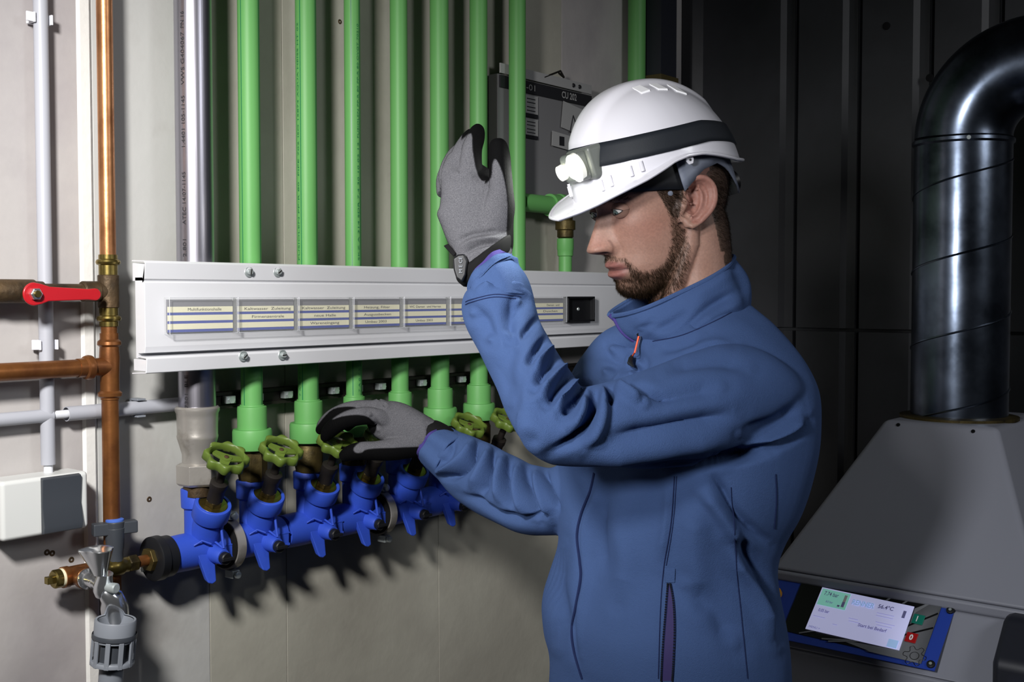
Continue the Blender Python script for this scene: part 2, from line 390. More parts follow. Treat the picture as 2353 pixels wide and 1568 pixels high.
for i, (pt, wpx, pb, pbv, lab) in enumerate(GP):
    u = (P(pt, 300, PY)[0]+P(pb, pbv, PY)[0])/2; r = wpx/FPX*proj(P(pt, 300, PY))[2]/2
    VU.append(u)
    g = thing('green_pipe', lab, 'pipe', (u, PY, 1.34), 'green pipes rising behind the white rail')
    MB().lathe((u, PY, 1.38), (0, 0, 1), [(0, r), (1.42, r)], 40).build('pipe_tube', 'green_pipe', g)
    if i < 6:
        zc1, zc0 = (1.415, 1.384)
        MB().lathe((u, PY, 0), (0, 0, 1), [(1.375, r*1.36), (1.417, r*1.36), (1.421, r*1.33), (1.422, r*1.12), (1.424, r*1.1), (1.424, r)], 36).build('coupling', 'green_pipe', g, bevel=.0006)
        MB().lathe((u, PY, 0), (0, 0, 1), [(1.352, r*1.76), (1.354, r*1.82), (1.381, r*1.82), (1.385, r*1.75), (1.385, r*1.36)], 36).build('collar', 'green_pipe', g, bevel=.0006)
        MB().lathe((u, PY, 0), (0, 0, 1), [(1.302, .0215), (1.312, .0235), (1.34, .0235), (1.346, .021), (1.352, .021)], 32 if i else 8).build('threaded_insert', 'dark_brass', g)
    if i < 3:
        for an in {0: (-81, 24), 1: (-74, 21), 2: (-51, 16)}[i]:
            a = math.radians(an)
            vs = []
            for s_ in (-1, 1):
                t = a+s_*.0008/r; vs.append((u+(r+.0001)*math.sin(t), PY-(r+.0001)*math.cos(t)))
            z_0 = 1.424
            MB().add([(vs[0][0], vs[0][1], z_0), (vs[1][0], vs[1][1], z_0), (vs[1][0], vs[1][1], 2.78), (vs[0][0], vs[0][1], 2.78)], [(0, 1, 2, 3)]).build('stripe', 'green_stripe', g)
    ang_ = {0: -90, 1: -91, 2: -4}.get(i)
    if i in (1, 2):
        vtext(g, 'FUSIOLEN PP-R 80  PIPE 702' if i == 1 else 'SKZ A 314 SDR 7.4 30 10 02 12', u, r, ang_, P(pt, 600, PY)[2], P(pt, 330, PY)[2], .0045, 'green_stripe')
        vtext(g, 'ISO 15874 AQUA HEISS HT 02' if i == 1 else 'FUSIOLEN PP-R 80 PP-R 80 OVGT 70210', u, r, ang_, P(pt, 320, PY)[2], P(pt, 60, PY)[2], .0045, 'green_stripe')
        vtext(g, '7 A 0 7 2 . 4', u, r, ang_, 1.43, 1.485, .0045, 'green_stripe')
# far green pipe near the corner
u = P(1463, 120, PY+.02)[0]
g = thing('green_pipe', 'dark lone green pipe rising above the white helmet', 'pipe', (u, PY+.02, 1.66), 'green pipes rising behind the white rail')
MB().lathe((u, PY+.02, 1.5), (0, 0, 1), [(0, .021), (1.3, .021)], 36).build('pipe_tube', 'green_pipe', g)
# strut rail behind the pipes with clamp bolts
zs = P(700, 905, .08)[2]
ms = thing('mounting_strut', 'dark steel strut channel with clamps behind the green pipes', 'strut', (.99, .1, zs))
MB().prism([(1.05, .074, zs-.012), (1.05, .097, zs-.012), (1.05, .097, zs+.014), (1.05, .074, zs+.014), (1.05, .074, zs+.009), (1.05, .079, zs+.009), (1.05, .079, zs-.007), (1.05, .074, zs-.007)], (1.1, 0, 0)).build('channel', 'dark_iron', ms)
for i, u in enumerate(VU[:7]):
    for s_ in (-1, 1):
        MB().box((u+s_*.028, .072, zs+.002), (.018, .012, .012)).build('clamp_foot', 'zinc', ms, bevel=.001)
        MB().lathe((u+s_*.028, .068, zs+.002), (0, -1, 0), [(0, .006), (.005, .006)], 6).build('clamp_bolt', 'zinc', ms)
# ================================================================== BLUE VALVE MANIFOLD
MZ = 1.207; MY = .055
def wheel(c, ax, parent):
    a, b, ax = frame(ax, (1, .25, 0)); c = np.array(c, float); n = 64; vs = []; fs = []
    ro = [.0322+.0030*math.cos(8*2*math.pi*k/n+.4) for k in range(n)]
    prof = lambda k: [(ro[k]-.003, .0078), (ro[k]-.0008, .0058), (ro[k], -.006), (ro[k]-.002, -.0075), (.0255, -.0065), (.0242, -.002), (.0245, .004), (.0262, .0074)]
    m = 8
    for k in range(n):
        t = 2*math.pi*k/n; d = a*math.cos(t)+b*math.sin(t)
        for rr, hh in prof(k): vs.append(c+d*rr+ax*hh)
    for k in range(n):
        k2 = (k+1) % n
        for j in range(m): j2 = (j+1) % m; fs.append((k*m+j, k2*m+j, k2*m+j2, k*m+j2))
    w_ = MB().add(vs, fs).build('handwheel', 'green_wheel', parent, ang=60)
    MB().lathe(c-ax*.010, ax, [(0, .0085), (.008, .009), (.0115, .0085), (.012, .005)], 20).build('wheel_hub', 'green_wheel', w_)
    for k in range(3):
        t = 2*math.pi*k/3+1.1; d = a*math.cos(t)+b*math.sin(t); e = np.cross(ax, d)
        pl = [c+d*.004+e*.008+ax*.001, c+d*.004-e*.008+ax*.001, c+d*.0262-e*.0052-ax*.003, c+d*.0262+e*.0052-ax*.003]
        MB().prism(pl, -ax*.0035).build('wheel_spoke', 'green_wheel', w_, bevel=.0008)
    MB().lathe(c+ax*.0015, ax, [(0, .0036), (.0014, .0036), (.0018, .003)], 16).build('wheel_screw', 'bronze', w_)
    return w_
VL = ['blue shut-off valve with green handwheel under the steel pipe', 'blue shut-off valve with green handwheel under the first green pipe', 'blue shut-off valve whose green handwheel the gloved hand grips',
      'blue shut-off valve under the gloved palm', 'blue shut-off valve below the black cuff of the working hand', 'blue shut-off valve with a green handwheel seen between cuff and raised elbow', 'blue shut-off valve hidden behind the lower sleeve']
UX = [1.036]+VU[:6]
GPV = 'blue shut-off valves in the manifold row'
def make_valve():
    u = 0.; root = thing('shutoff_valve', VL[0], 'valve', (0, 0, 0), GPV)
    m = MB()
    m.lathe((-.055, 0, 0), (1, 0, 0), [(0, .0275), (.03, .0285), (.08, .0285), (.1105, .0275)], 40)
    m.build('manifold_pipe', 'blue_plastic', root)
    MB().lathe((0, 0, 0), (0, 0, 1), [(0, .0185), (.064, .0185), (.067, .0228), (.094, .0235), (.096, .0225), (.096, .019), (.09, .018)], 40).build('inlet_neck', 'blue_plastic', root, bevel=.0008)
    ax = nrm((-.104, -.514, .855)); b0 = np.array((.0125, .006, .002))
    MB().lathe(b0*1, ax, [(0, .0265), (.045, .0245), (.058, .0235), (.0605, .0275), (.062, .0282), (.084, .0282), (.087, .027), (.0875, .0225), (.083, .0218)], 44).build('bonnet', 'blue_plastic', root, bevel=.0006)
    c = ax
    MB().lathe(b0+c*.082, ax, [(0, .022), (.003, .022), (.004, .021)], 36).build('bonnet_disc', 'brass', root)
    MB().lathe(b0+c*.086, ax, [(0, .0135), (.009, .0135)], 6).build('hex_nut', 'dark_brass', root, bevel=.0006)
    MB().lathe(b0+c*.094, ax, [(0, .0122), (.022, .0122), (.024, .0135), (.034, .0135), (.036, .009)], 28).build('packing_gland', 'dark_iron', root)
    MB().lathe(b0+c*.128, ax, [(0, .0065), (.045, .0065)], 18).build('stem', 'dark_iron', root)
    wheel(b0+c*.174, ax, root)
    # tongue fin at the lower front
    f = [(-.020, -.024, .014), (-.016, -.034, -.012), (-.011, -.038, -.034), (-.008, -.040, -.045), (.000, -.040, -.048), (.008, -.039, -.045), (.010, -.034, -.018), (.006, -.026, .004)]
    MB().prism(f, (0, .012, .004)).build('fin', 'blue_plastic', root, bevel=.003, seg=3)
    MB().lathe((.012, -.018, -.003), (0, -1, -.1), [(0, .0155), (.022, .0130), (.031, .0120), (.033, .011)], 28).build('drain_port', 'blue_plastic', root)
    kb = MB().lathe((.012, -.050, -.007), (0, -1, -.1), [(0, .0095), (.008, .0095), (.0095, .008)], 18).build('drain_knob', 'black_plastic', root)
    MB().box((.012, -.061, -.008), (.022, .005, .005)).build('knob_handle', 'black_plastic', kb, bevel=.001)
    m = MB(); p0, p1, p2 = np.array((.013, -.049, .007)), np.array((.015, -.040, .047)), np.array((.012, -.026, .016))
    m.tube([p0, p1, p2, p0], .0024, 6)
    m.build('triangle_rib', 'blue_plastic', root)
    MB().tube([(-.024, -.026, .014), (-.012, -.030, .020), (.0, -.036, .014)], .0016, 6).build('mould_line', 'blue_plastic', root)
    m = MB()
    m.box((.038, -.0275, -.004), (.03, .004, .018)); m.box((.038, -.0280, .005), (.034, .004, .0024)); m.box((.038, -.0275, -.014), (.034, .005, .004))
    m.build('mould_rib', 'blue_plastic', root, bevel=.0005)
    return root
v0 = make_valve()
for i, u in enumerate(UX):
    o = v0 if i == 0 else copy_tree(v0)
    o.location = (u, MY, MZ); o['label'] = VL[i]
# pipe clamps
def clamp(u, lab):
    t = thing('pipe_clamp', lab, 'pipe clamp', (u, MY, MZ-.036), 'pipe clamps around the blue manifold')
    MB().lathe((u-.012, MY, MZ), (1, 0, 0), [(0, .0275), (0, .0325), (.003, .0375), (.021, .0375), (.024, .0325), (.024, .0275)], 48, False).build('rubber_liner', 'black_rubber', t)
    MB().lathe((u-.007, MY, MZ), (1, 0, 0), [(0, .0375), (0, .0402), (.015, .0402), (.015, .0375)], 48, False).build('clamp_band', 'steel_cast', t)
    for s_ in (-1, 1):
        z = MZ+s_*.046
        MB().box((u+.001, MY-.012*(1 if s_ < 0 else .6), z), (.014, .02, .012)).build('clamp_lug', 'zinc', t, bevel=.001)
        MB().lathe((u+.001, MY-(.024 if s_ < 0 else .018), z), (0, -1, 0), [(0, .0058), (.004, .0055), (.0046, .004)], 16).build('clamp_screw', 'zinc', t)
    MB().cyl((u, MY+.03, MZ), (u, WY, MZ), .005).build('stud', 'zinc', t)
clamp((UX[0]+UX[1])/2+.004, 'grey steel pipe clamp between the first two handwheels')
clamp((UX[3]+UX[4])/2+.006, 'dark pipe clamp round the manifold under the working hand')
# end flange and line to the left
fl = thing('end_flange', 'black round end flange on the left end of the blue manifold', 'flange', (.95, MY, MZ-.033))
MB().lathe((.955, MY, MZ), (1, 0, 0), [(0, .03), (.002, .033), (.012, .0335), (.014, .0335), (.0145, .031), (.030, .031)], 44).build('flange_disc', 'black_plastic', fl)
MB().lathe((.948, MY, MZ), (1, 0, 0), [(0, .018), (.008, .018)], 6).build('hex_insert', 'dark_brass', fl, bevel=.001)
for k in (3,):
    t = math.pi/4+k*math.pi/2; MB().lathe((.9555, MY+.025*math.cos(t), MZ+.025*math.sin(t)), (-1, 0, 0), [(0, .0045), (.004, .004)], 6).build('flange_bolt', 'zinc', fl)
# ================================================================== LEFT SIDE PLUMBING
def Z(py, px, y): return P(px, py, y)[2]
UC, CY, CR = .8965, .062, .0114
cr = thing('copper_riser', 'upright copper pipe with brass couplings and tees left of the rail', 'pipe', (UC, CY, 1.0))
zc = lambda py: P(256, py, CY)[2]
MB().lathe((UC, CY, 0), (0, 0, 1), [(zc(592), CR), (2.8, CR)], 28).build('pipe_tube', 'copper', cr)
def coupling(z0, z1, zr, m, name='press_coupling', r=CR+.0018):
    a, b = min(z0, z1), max(z0, z1)
    MB().lathe((UC, CY, 0), (0, 0, 1), [(a, r-.0006), (a, r), (zr-.0045, r), (zr-.003, r+.003), (zr, r+.0042), (zr+.003, r+.003), (zr+.0045, r), (b, r), (b, r-.0008)], 32).build(name, m, cr)
coupling(zc(632), zc(586), zc(603), 'brass')
z0, z1 = zc(708), zc(632)
m = MB().lathe((UC, CY, 0), (0, 0, 1), [(z0, CR+.0015), (z0+.001, CR+.0032), (z1-.001, CR+.0036), (z1, CR+.002)], 32)
zt = zc(670)
m.lathe((UC, CY, zt), (-1, 0, 0), [(0, .0125), (.016, .0125), (.018, .0145), (.040, .0145), (.042, .012)], 28)
m.build('bronze_tee', 'bronze', cr)
coupling(zc(750), zc(708), zc(732), 'brass')
MB().lathe((UC, CY, 0), (0, 0, 1), [(zc(772), CR), (zc(748), CR)], 28).build('pipe_tube', 'copper_dark', cr)
zb1, zt1 = zc(918), zc(766); zbr = zc(842)
m = MB().lathe((UC, CY, 0), (0, 0, 1), [(zb1, CR), (zb1, CR+.0016), (zc(914), CR+.0016), (zc(910), CR+.005), (zc(903), CR+.0055), (zc(898), CR+.002), (zc(870), CR+.0018), (zc(820), CR+.003), (zc(797), CR+.002), (zc(792), CR+.0055), (zc(785), CR+.005), (zc(780), CR+.0016), (zt1, CR+.0016), (zt1, CR)], 36)
m.lathe((UC, CY, zbr), (-1, 0, 0), [(0, .0135), (.022, .0128), (.028, .0132), (.0295, .0172), (.034, .0178), (.038, .0165), (.040, .0135), (.050, .0132), (.050, .0114)], 32)
m.build('copper_tee', 'copper_dark', cr)
MB().lathe((UC, CY, 0), (0, 0, 1), [(.55, CR+.0006), (zb1+.001, CR+.0006)], 28).build('pipe_tube', 'copper_dark', cr)
bp = thing('copper_branch', 'horizontal brown copper pipe leaving the tee to the left', 'pipe', (UC-.12, CY, zbr))
MB().lathe((UC-.045, CY, zbr), (-1, 0, 0), [(0, .0122), (1.66, .0122)], 28).build('pipe_tube', 'copper_dark', bp)
# bronze line with red ball valve
bz = zt
bv = thing('red_lever_valve', 'ball valve with a long red lever on the bronze line', 'valve', (UC-.14, CY, bz))
MB().lathe((UC-.038, CY, bz), (-1, 0, 0), [(0, .0105), (.062, .0105), (.062, .0135), (.075, .014), (.075, .016), (.125, .016), (.13, .014), (1.6, .014)], 28).build('valve_body', 'bronze', bv)
c = P(78, 676, CY-.034)
MB().lathe((c[0], CY-.004, c[2]), (0, -1, 0), [(0, .009), (.020, .009), (.022, .007), (.03, .007)], 24).build('stem_boss', 'dark_brass', bv)
def lever():
    e = P(236, 677, CY-.040); y0 = c[1]
    outline = []
    L = e[0]-c[0]
    for k in range(16):
        t = math.pi/2+math.pi*(k/15) ; outline.append((c[0]+.0155*math.cos(t), c[2]+.0155*math.sin(t)))
    outline += [(c[0]+.010, c[2]-.0135), (c[0]+.020, c[2]-.0098), (c[0]+L*.8, e[2]-.0075)]
    for k in range(9):
        t = -math.pi/2+math.pi*k/8; outline.append((e[0]-.008+.0085*math.cos(t), e[2]+.0085*math.sin(t)))
    outline += [(c[0]+L*.8, e[2]+.0075), (c[0]+.022, c[2]+.0098), (c[0]+.010, c[2]+.0135)]
    MB().prism([(x, y0-.002-(.006 if x > c[0]+.018 else 0)*0, z) for x, z in outline], (0, .004, 0)).build('lever', 'red_paint', bv, bevel=.0018, seg=3)
lever()
MB().lathe((c[0], c[1]-.001, c[2]), (0, -1, 0), [(0, .0085), (.007, .0085), (.008, .007)], 6).build('lever_nut', 'chrome', bv, bevel=.0006)
MB().lathe((c[0], c[1]-.006, c[2]), (0, -1, 0), [(0, .0048), (.005, .0048), (.006, .004)], 16).build('stem_end', 'brass', bv)
# white vertical conduit into the switch
uc = P(98, 300, .085)[0]; CDR = .0098
cv = thing('vertical_conduit', 'white plastic conduit running down the wall into the switch', 'conduit', (uc, .085, 1.4))
zsw = Z(1084, 105, .085)
MB().lathe((uc, .085, 0), (0, 0, 1), [(Z(1068, 110, .085), CDR), (2.8, CDR)], 28).build('conduit_tube', 'conduit', cv)
MB().lathe((uc, .085, 0), (0, 0, 1), [(zsw-.004, .0062), (Z(1067, 110, .085), .0062)], 20).build('inner_tube', 'white_plastic', cv)
for py in (45, 793):
    z = Z(py, 98, .085)
    m = MB(); m.box((uc-.0125, .086, z), (.003, .018, .014)); m.box((uc+.0125, .086, z), (.003, .018, .014)); m.box((uc, .0955, z), (.03, .004, .014)); m.box((uc-.018, .08, z), (.011, .003, .013))
    m.build('conduit_clip', 'white_plastic', cv, bevel=.0008)
# horizontal grey conduit
HY = .084
zh = P(230, 945, HY)[2]
ch = thing('horizontal_conduit', 'grey plastic conduit crossing behind the copper pipe at manifold height', 'conduit', (.9, HY, zh))
xL = P(152, 948, HY)[0]; xR = 1.03
xm = P(318, 935, HY)[0]
m = MB().lathe((xL, HY, zh), (1, 0, 0), [(0, .0093), (0, .0105), (xR-xL, .0105)], 28, False).build('conduit_tube', 'conduit', ch)
MB().lathe((xL-.2, HY, zh), (1, 0, 0), [(0, .006), (.22, .006)], 20).build('inner_tube', 'white_plastic', ch)
MB().lathe((-.8, HY, zh), (1, 0, 0), [(0, .0093), (P(118, 950, HY)[0]+.8, .0093)], 24).build('conduit_tube', 'conduit', ch)
m = MB()
for s_ in (-1, 1): m.box((xm, HY, zh+s_*.0125), (.014, .018, .003))
m.box((xm, HY+.0115, zh), (.014, .005, .028)); m.build('conduit_clip', 'grey_plastic', ch, bevel=.0008)
# rocker switch
swL = P(48, 1150, .06)[0]-.03; swR = P(199, 1150, .06)[0]
sw = thing('wall_switch', 'white surface-mounted switch box with a large dark grey rocker', 'switch', ((swL+swR)/2, WY, Z(1229, 130, .08)))
zt_s, zb_s = Z(1092, 130, .054), Z(1226, 130, .054)
MB().box(((swL+swR)/2, (.054+WY)/2, (zt_s+zb_s)/2), (swR-swL, WY-.054, zt_s-zb_s)).build('switch_box', 'switch_white', sw, bevel=.006, seg=4)
rL, rR = P(99, 1150, .048)[0], P(188, 1150, .048)[0]
MB().prism([(rL, .0545, zt_s-.001), (rL, .0545, zb_s+.001), (rL, .047, zb_s+.003), (rL, .045, zb_s+.012), (rL, .050, (zt_s+zb_s)/2), (rL, .048, zt_s-.003)], (rR-rL, 0, 0)).build('rocker', 'anthracite', sw, bevel=.001)
# grey-handled ball valve on the line left of the flange
TZ, TY = MZ, MY
gv = thing('grey_handle_valve', 'ball valve with grey T handle and blue cap between flange and tap', 'valve', (.87, TY, TZ))
ue = lambda px, y=TY: P(px, 1310, y)[0]
MB().lathe((.955, TY, TZ), (-1, 0, 0), [(0, .0115), (.006, .0115), (.006, .0085), (.035, .0085)], 28).build('brass_nipple', 'copper_dark', gv)
MB().lathe((ue(300)+.010, TY, TZ), (-1, 0, 0), [(0, .0115), (.002, .013), (.014, .013), (.016, .0115)], 6, ref=(0, .3, 1)).build('union_nut', 'dark_brass', gv, bevel=.0008)
MB().lathe((ue(300)-.006, TY, TZ), (-1, 0, 0), [(0, .0115), (.006, .0115), (.010, .0140), (.024, .0140), (.028, .0115), (.034, .0115), (.034, .0125), (.046, .0125)], 30).build('valve_body', 'brass', gv)
hx = ue(268)-.002
hz = lambda py, y=TY-.0: P(268, py, y)[2]
MB().lathe((hx, TY, 0), (0, 0, 1), [(TZ+.008, .0115), (TZ+.02, .011), (hz(1258), .0125), (hz(1212), .0145)], 28).build('handle_neck', 'anthracite', gv, bevel=.001)
ztop = hz(1197)
R = Matrix.Rotation(math.radians(-18), 3, 'Z'); R = np.array(R)
m = MB(); m.box((hx, TY, ztop-.010), (.062, .017, .018), R); m.lathe((hx, TY, ztop-.021), (0, 0, 1), [(0, .0125), (.021, .0145)], 28)
m.build('t_handle', 'anthracite', gv, bevel=.002)
MB().lathe((hx, TY, ztop-.001), (0, 0, 1), [(0, .0128), (.0034, .0128), (.0046, .0112)], 28).build('blue_cap', 'blue_cap', gv)
# brass tee with plug, chrome tap
tx = ue(172)
tp = thing('brass_tee', 'old brass tee with a square-headed plug at the far left of the line', 'pipe fitting', (tx, TY, TZ))
MB().lathe((ue(225)+.006, TY, TZ), (-1, 0, 0), [(0, .0135), (.004, .0145), (.012, .0135), (.05, .0135), (.052, .0148), (.060, .0148)], 30).build('tee_body', 'copper_dark', tp)
MB().lathe((tx, TY, TZ), (0, -1, 0), [(0, .0125), (.016, .0128), (.022, .0150), (.030, .0150)], 28).build('tee_branch', 'copper_dark', tp)
xe = ue(225)+.006-.060
MB().lathe((xe, TY, TZ), (-1, 0, 0), [(0, .0130), (.004, .0130)], 28).build('seal_hemp', 'strip_cream', tp)
MB().lathe((xe-.004, TY, TZ), (-1, 0, 0), [(0, .0130), (.008, .0130), (.010, .011)], 28).build('brass_plug', 'brass', tp)
MB().box((xe-.018, TY, TZ), (.012, .010, .010)).build('plug_square', 'brass', tp, bevel=.001)
tap = thing('chrome_tap', 'chrome outlet tap with three-sided handle in front of the brass tee', 'tap', (tx, TY-.06, TZ-.02))
MB().lathe((tx, TY-.028, TZ), (0, -1, 0), [(0, .0135), (.003, .0145), (.007, .0145), (.009, .011), (.022, .0105), (.026, .0115), (.040, .0105)], 36).build('tap_inlet', 'chrome', tap)
q = P(238, 1345, -.015)
ctr = np.array((tx, q[1], q[2]-.002))
ctr = np.array((P(236, 1350, -.018)[0], -.018, TZ-.004)); 
m = MB(); m.tube([(tx, TY-.05, TZ), (tx+.0, TY-.065, TZ-.001), ctr], [.0110, .0115, .0125], 24)
m.lathe(ctr+np.array((0, 0, -.006)), (0, -.25, 1), [(-.008, .009), (0, .0128), (.010, .0128), (.022, .0105), (.026, .0108)], 32)
m.build('tap_body', 'chrome', tap, ang=50)
sp = [ctr+np.array((.001, -.004, -.008)), P(256, 1372, -.028), P(263, 1392, -.022), P(266, 1424, -.014), P(266, 1470, -.010)]
MB().tube(sp, [.011, .0150, .0185, .0175, .0165], 28).build('spout', 'chrome', tap, ang=50)
k = P(260, 1352, -.040); MB().lathe(k, (.2, -1, 0), [(-.012, .006), (0, .0072), (.005, .0072), (.0065, .0055)], 24).build('vent_cap', 'zinc', tap)
# three-sided cone handle
hb, ht = P(232, 1322, -.022), P(224, 1262, -.024)
n = 36; vs = []; fs = []
for lv, (t, rr, tri) in enumerate(((0, .0092, .1), (.25, .0125, .5), (.85, .0235, .8), (.97, .0255, .85), (1.0, .0245, .8), (1.06, .016, .3), (1.10, .006, 0))):
    cc = hb+(ht-hb)*t
    for k_ in range(n):
        g = 2*math.pi*k_/n; rad = rr*(1-tri*.16*(1-math.cos(3*(g+1.75))))
        vs.append(cc+np.array((math.cos(g)*rad, math.sin(g)*rad, 0)))
for i in range(6):
    for k_ in range(n): k2 = (k_+1) % n; fs.append((i*n+k_, i*n+k2, (i+1)*n+k2, (i+1)*n+k_))
fs.append(tuple(range(n-1, -1, -1))); fs.append(tuple(6*n+k_ for k_ in range(n)))
MB().add(vs, fs).build('tap_handle', 'chrome', tap, ang=32)
# grey hose connector below the spout
hc = thing('hose_connector', 'grey plastic hose connector hanging under the chrome spout', 'hose connector', P(262, 1530, -.04))
ca = P(266, 1424, -.048); cb = P(258, 1520, -.044); ax = nrm(cb-ca); L = np.linalg.norm(cb-ca)
MB().lathe(ca, ax, [(0, .0235), (-.0005, .0262), (.0015, .0272), (.028, .0268), (.029, .0245), (.004, .0228), (.001, .0232)], 44, False).build('collar', 'grey_plastic', hc)
MB().lathe(ca, ax, [(.016, .001), (.016, .0228)], 40, False).build('inner_web', 'anthracite', hc)
m = MB(); a_, b_, _ = frame(ax)
for k_ in range(10):
    g = 2*math.pi*k_/10+.2; d = a_*math.cos(g)+b_*math.sin(g); e = np.cross(ax, d)
    s0 = ca+ax*.027; R3 = np.column_stack([d, e, ax])
    m.box(s0+ax*.016+d*.0272, (.003, .0065, .036), R3)
m.build('cage_rib', 'grey_plastic', hc, bevel=.0008)
MB().lathe(ca, ax, [(.026, .021), (.06, .0215)], 32).build('inner_sleeve', 'anthracite', hc)
MB().lathe(ca, ax, [(.054, .0275), (.056, .0288), (.060, .0285), (.061, .026), (.061, .016), (.10, .016)], 40).build('end_ring', 'grey_plastic', hc)
MB().lathe(ca+a_*0, ax, [(.018, .0285), (.020, .0292), (.024, .0292), (.025, .028)], 40, False).build('lock_ring', 'anthracite', hc)

# ================================================================== NOTICE HOLDER ON THE LEFT WALL
BYY = .072
nb = thing('notice_board', 'grey device panel with black header and paper sheets behind the gloved hand', 'notice board', P(1250, 470, BYY))
q0, q1, q2, q3 = P(1146, 168, BYY), P(1360, 212, BYY), P(1356, 440, BYY), P(1146, 440, BYY)
bx0, bx1 = q0[0], q1[0]; zT, zT2 = q0[2], q1[2]; zBt = q3[2]-.02
zz = lambda px, py: P(px, py, BYY)
MB().box(((bx0+bx1)/2, BYY+.015, (zT+zBt)/2), (bx1-bx0, .025, zT-zBt)).build('backing', 'board', nb, bevel=.001)
def sheet(px0, px1, py0, py1, m, name, dy=0, rot=0, parent=None, th=.0008):
    """a flat sheet whose edges are world-horizontal, placed by its left top and right bottom"""
    A = zz(px0, py0); B = zz(px1, py0); Cc = zz(px0, py1)
    w_, h_ = B[0]-A[0], A[2]-Cc[2]; c_ = np.array(((A[0]+B[0])/2, BYY+.002-dy, (A[2]+Cc[2])/2))
    r_ = math.radians(rot); R_ = np.array([[math.cos(r_), 0, -math.sin(r_)], [0, 1, 0], [math.sin(r_), 0, math.cos(r_)]])
    return MB().box(c_, (w_, th, h_), R_).build(name, m, parent or nb), c_, w_, h_
hx0, hx1 = bx0+.004, bx1-.003; hz0 = zz(1150, 200)[2]; hz1 = zz(1150, 172)[2]
MB().box(((hx0+hx1)/2, BYY, (hz0+hz1)/2), (hx1-hx0, .004, hz1-hz0)).build('header_band', 'board_black', nb)
text('lettering', '-01', (zz(1206, 200)[0], BYY-.003, hz0+.006), (1, 0, 0), (0, 0, 1), .018, 'paper', nb, width=.03)
text('lettering', 'CU 202', (zz(1288, 200)[0], BYY-.003, hz0+.006), (1, 0, 0), (0, 0, 1), .02, 'paper', nb, width=.055, bold=.02)
MB().box(((hx0+hx1)/2, BYY, hz1+.014), (hx1-hx0, .003, .02)).build('top_rail', 'paper', nb)
for i_, px in enumerate((1316, 1330)): 
    cc = zz(px, 195); MB().lathe((cc[0], BYY-.002, hz1+.014), (0, -1, 0), [(0, .005), (.002, .004)], 12).build('indicator', 'board_black', nb)
for py0, py1 in ((216, 258), (270, 308)):
    sh, c_, w_, h_ = sheet(1204, 1236, py0, py1, 'paper', 'sheet', .002)
    for t_ in (-.35, -.15, .1, .3): MB().box(c_+np.array((0, -.0006, t_*h_)), (w_*.6, .0004, h_*.05)).build('printed_line', 'board_black', nb)
    MB().box(c_+np.array((w_*.0, -.0006, -h_*.62)), (w_, .0005, h_*.2)).build('printed_band', 'board_black', nb)
sh, c_, w_, h_ = sheet(1290, 1346, 238, 300, 'paper', 'sheet', .004, -8)
tr = [(c_[0]-.018, c_[1]-.0008, c_[2]-.03), (c_[0]+.012, c_[1]-.0008, c_[2]-.024), (c_[0]-.006, c_[1]-.0008, c_[2]+.008)]
m = MB()
for i_ in range(3): m.tube([tr[i_], tr[(i_+1) % 3]], .0012, 6)
m.build('warning_triangle', 'board_black', nb)
sh, c_, w_, h_ = sheet(1266, 1322, 304, 338, 'paper', 'sheet', .005, -4)
MB().box(c_+np.array((-.01, -.0006, 0)), (.018, .0004, .02)).build('printed_box', 'board_black', nb)
m = MB()
for a__, b__ in (((1250, 178), (1288, 163)), ((1288, 163), (1296, 178)), ((1296, 178), (1284, 168))): m.tube([zz(*a__), zz(*b__)], .0022, 6)
m.build('wire_hook', 'dark_iron', nb)
# green horizontal branch, brass union, green coupling
GY = .06
gb = thing('green_branch', 'green branch pipe with brass union dropping behind the helmet brim', 'pipe', P(1298, 620, GY))
a0_, a1_ = P(1196, 462, GY), P(1262, 462, GY); zg = P(1230, 468, GY)[2]
rr_ = .019
MB().lathe((a0_[0], GY, zg), (1, 0, 0), [(0, rr_), (a1_[0]-a0_[0], rr_), (a1_[0]-a0_[0], rr_+.005), (a1_[0]-a0_[0]+.028, rr_+.005), (a1_[0]-a0_[0]+.03, rr_+.003), (a1_[0]-a0_[0]+.034, rr_+.007), (a1_[0]-a0_[0]+.05, rr_+.007)], 32).build('pipe_tube', 'green_pipe', gb)
uv = P(1299, 560, GY)[0]; zq = lambda py: P(1299, py, GY)[2]
MB().lathe((a1_[0]+.045, GY, zg), (1, 0, 0), [(0, .02), (uv-a1_[0]-.045+.02, .02)], 28).build('brass_elbow', 'bronze', gb)
MB().lathe((uv, GY, 0), (0, 0, 1), [(zq(548), .014), (zq(545), .018), (zq(530), .018), (zq(528), .022), (zq(508), .022), (zq(506), .016), (zg, .018)], 32).build('brass_union', 'dark_brass', gb)
MB().lathe((uv, GY, 0), (0, 0, 1), [(zq(640), .0145), (zq(590), .0145), (zq(588), .0170), (zq(575), .0175), (zq(573), .0185), (zq(549), .0185), (zq(548), .015)], 32).build('green_coupling', 'green_pipe', gb)
# dark box high in the corner with a wooden lower edge
db = thing('dark_duct_box', 'dark box high in the corner above the helmet with yellow lower edge', 'duct', P(1515, 190, .1))
d0, d1 = P(1490, 100, .05)[0], P(1554, 180, .015)[0]
zlo = P(1515, 180, .05)[2]
MB().box(((d0+d1)/2, .055, zlo+.2), (d1-d0, .08, .4)).build('duct_panel', 'comp_dark', db)
MB().box(((d0+d1)/2, .054, zlo-.012), (d1-d0+.01, .085, .022)).build('wood_strip', 'wood_edge', db, bevel=.001)
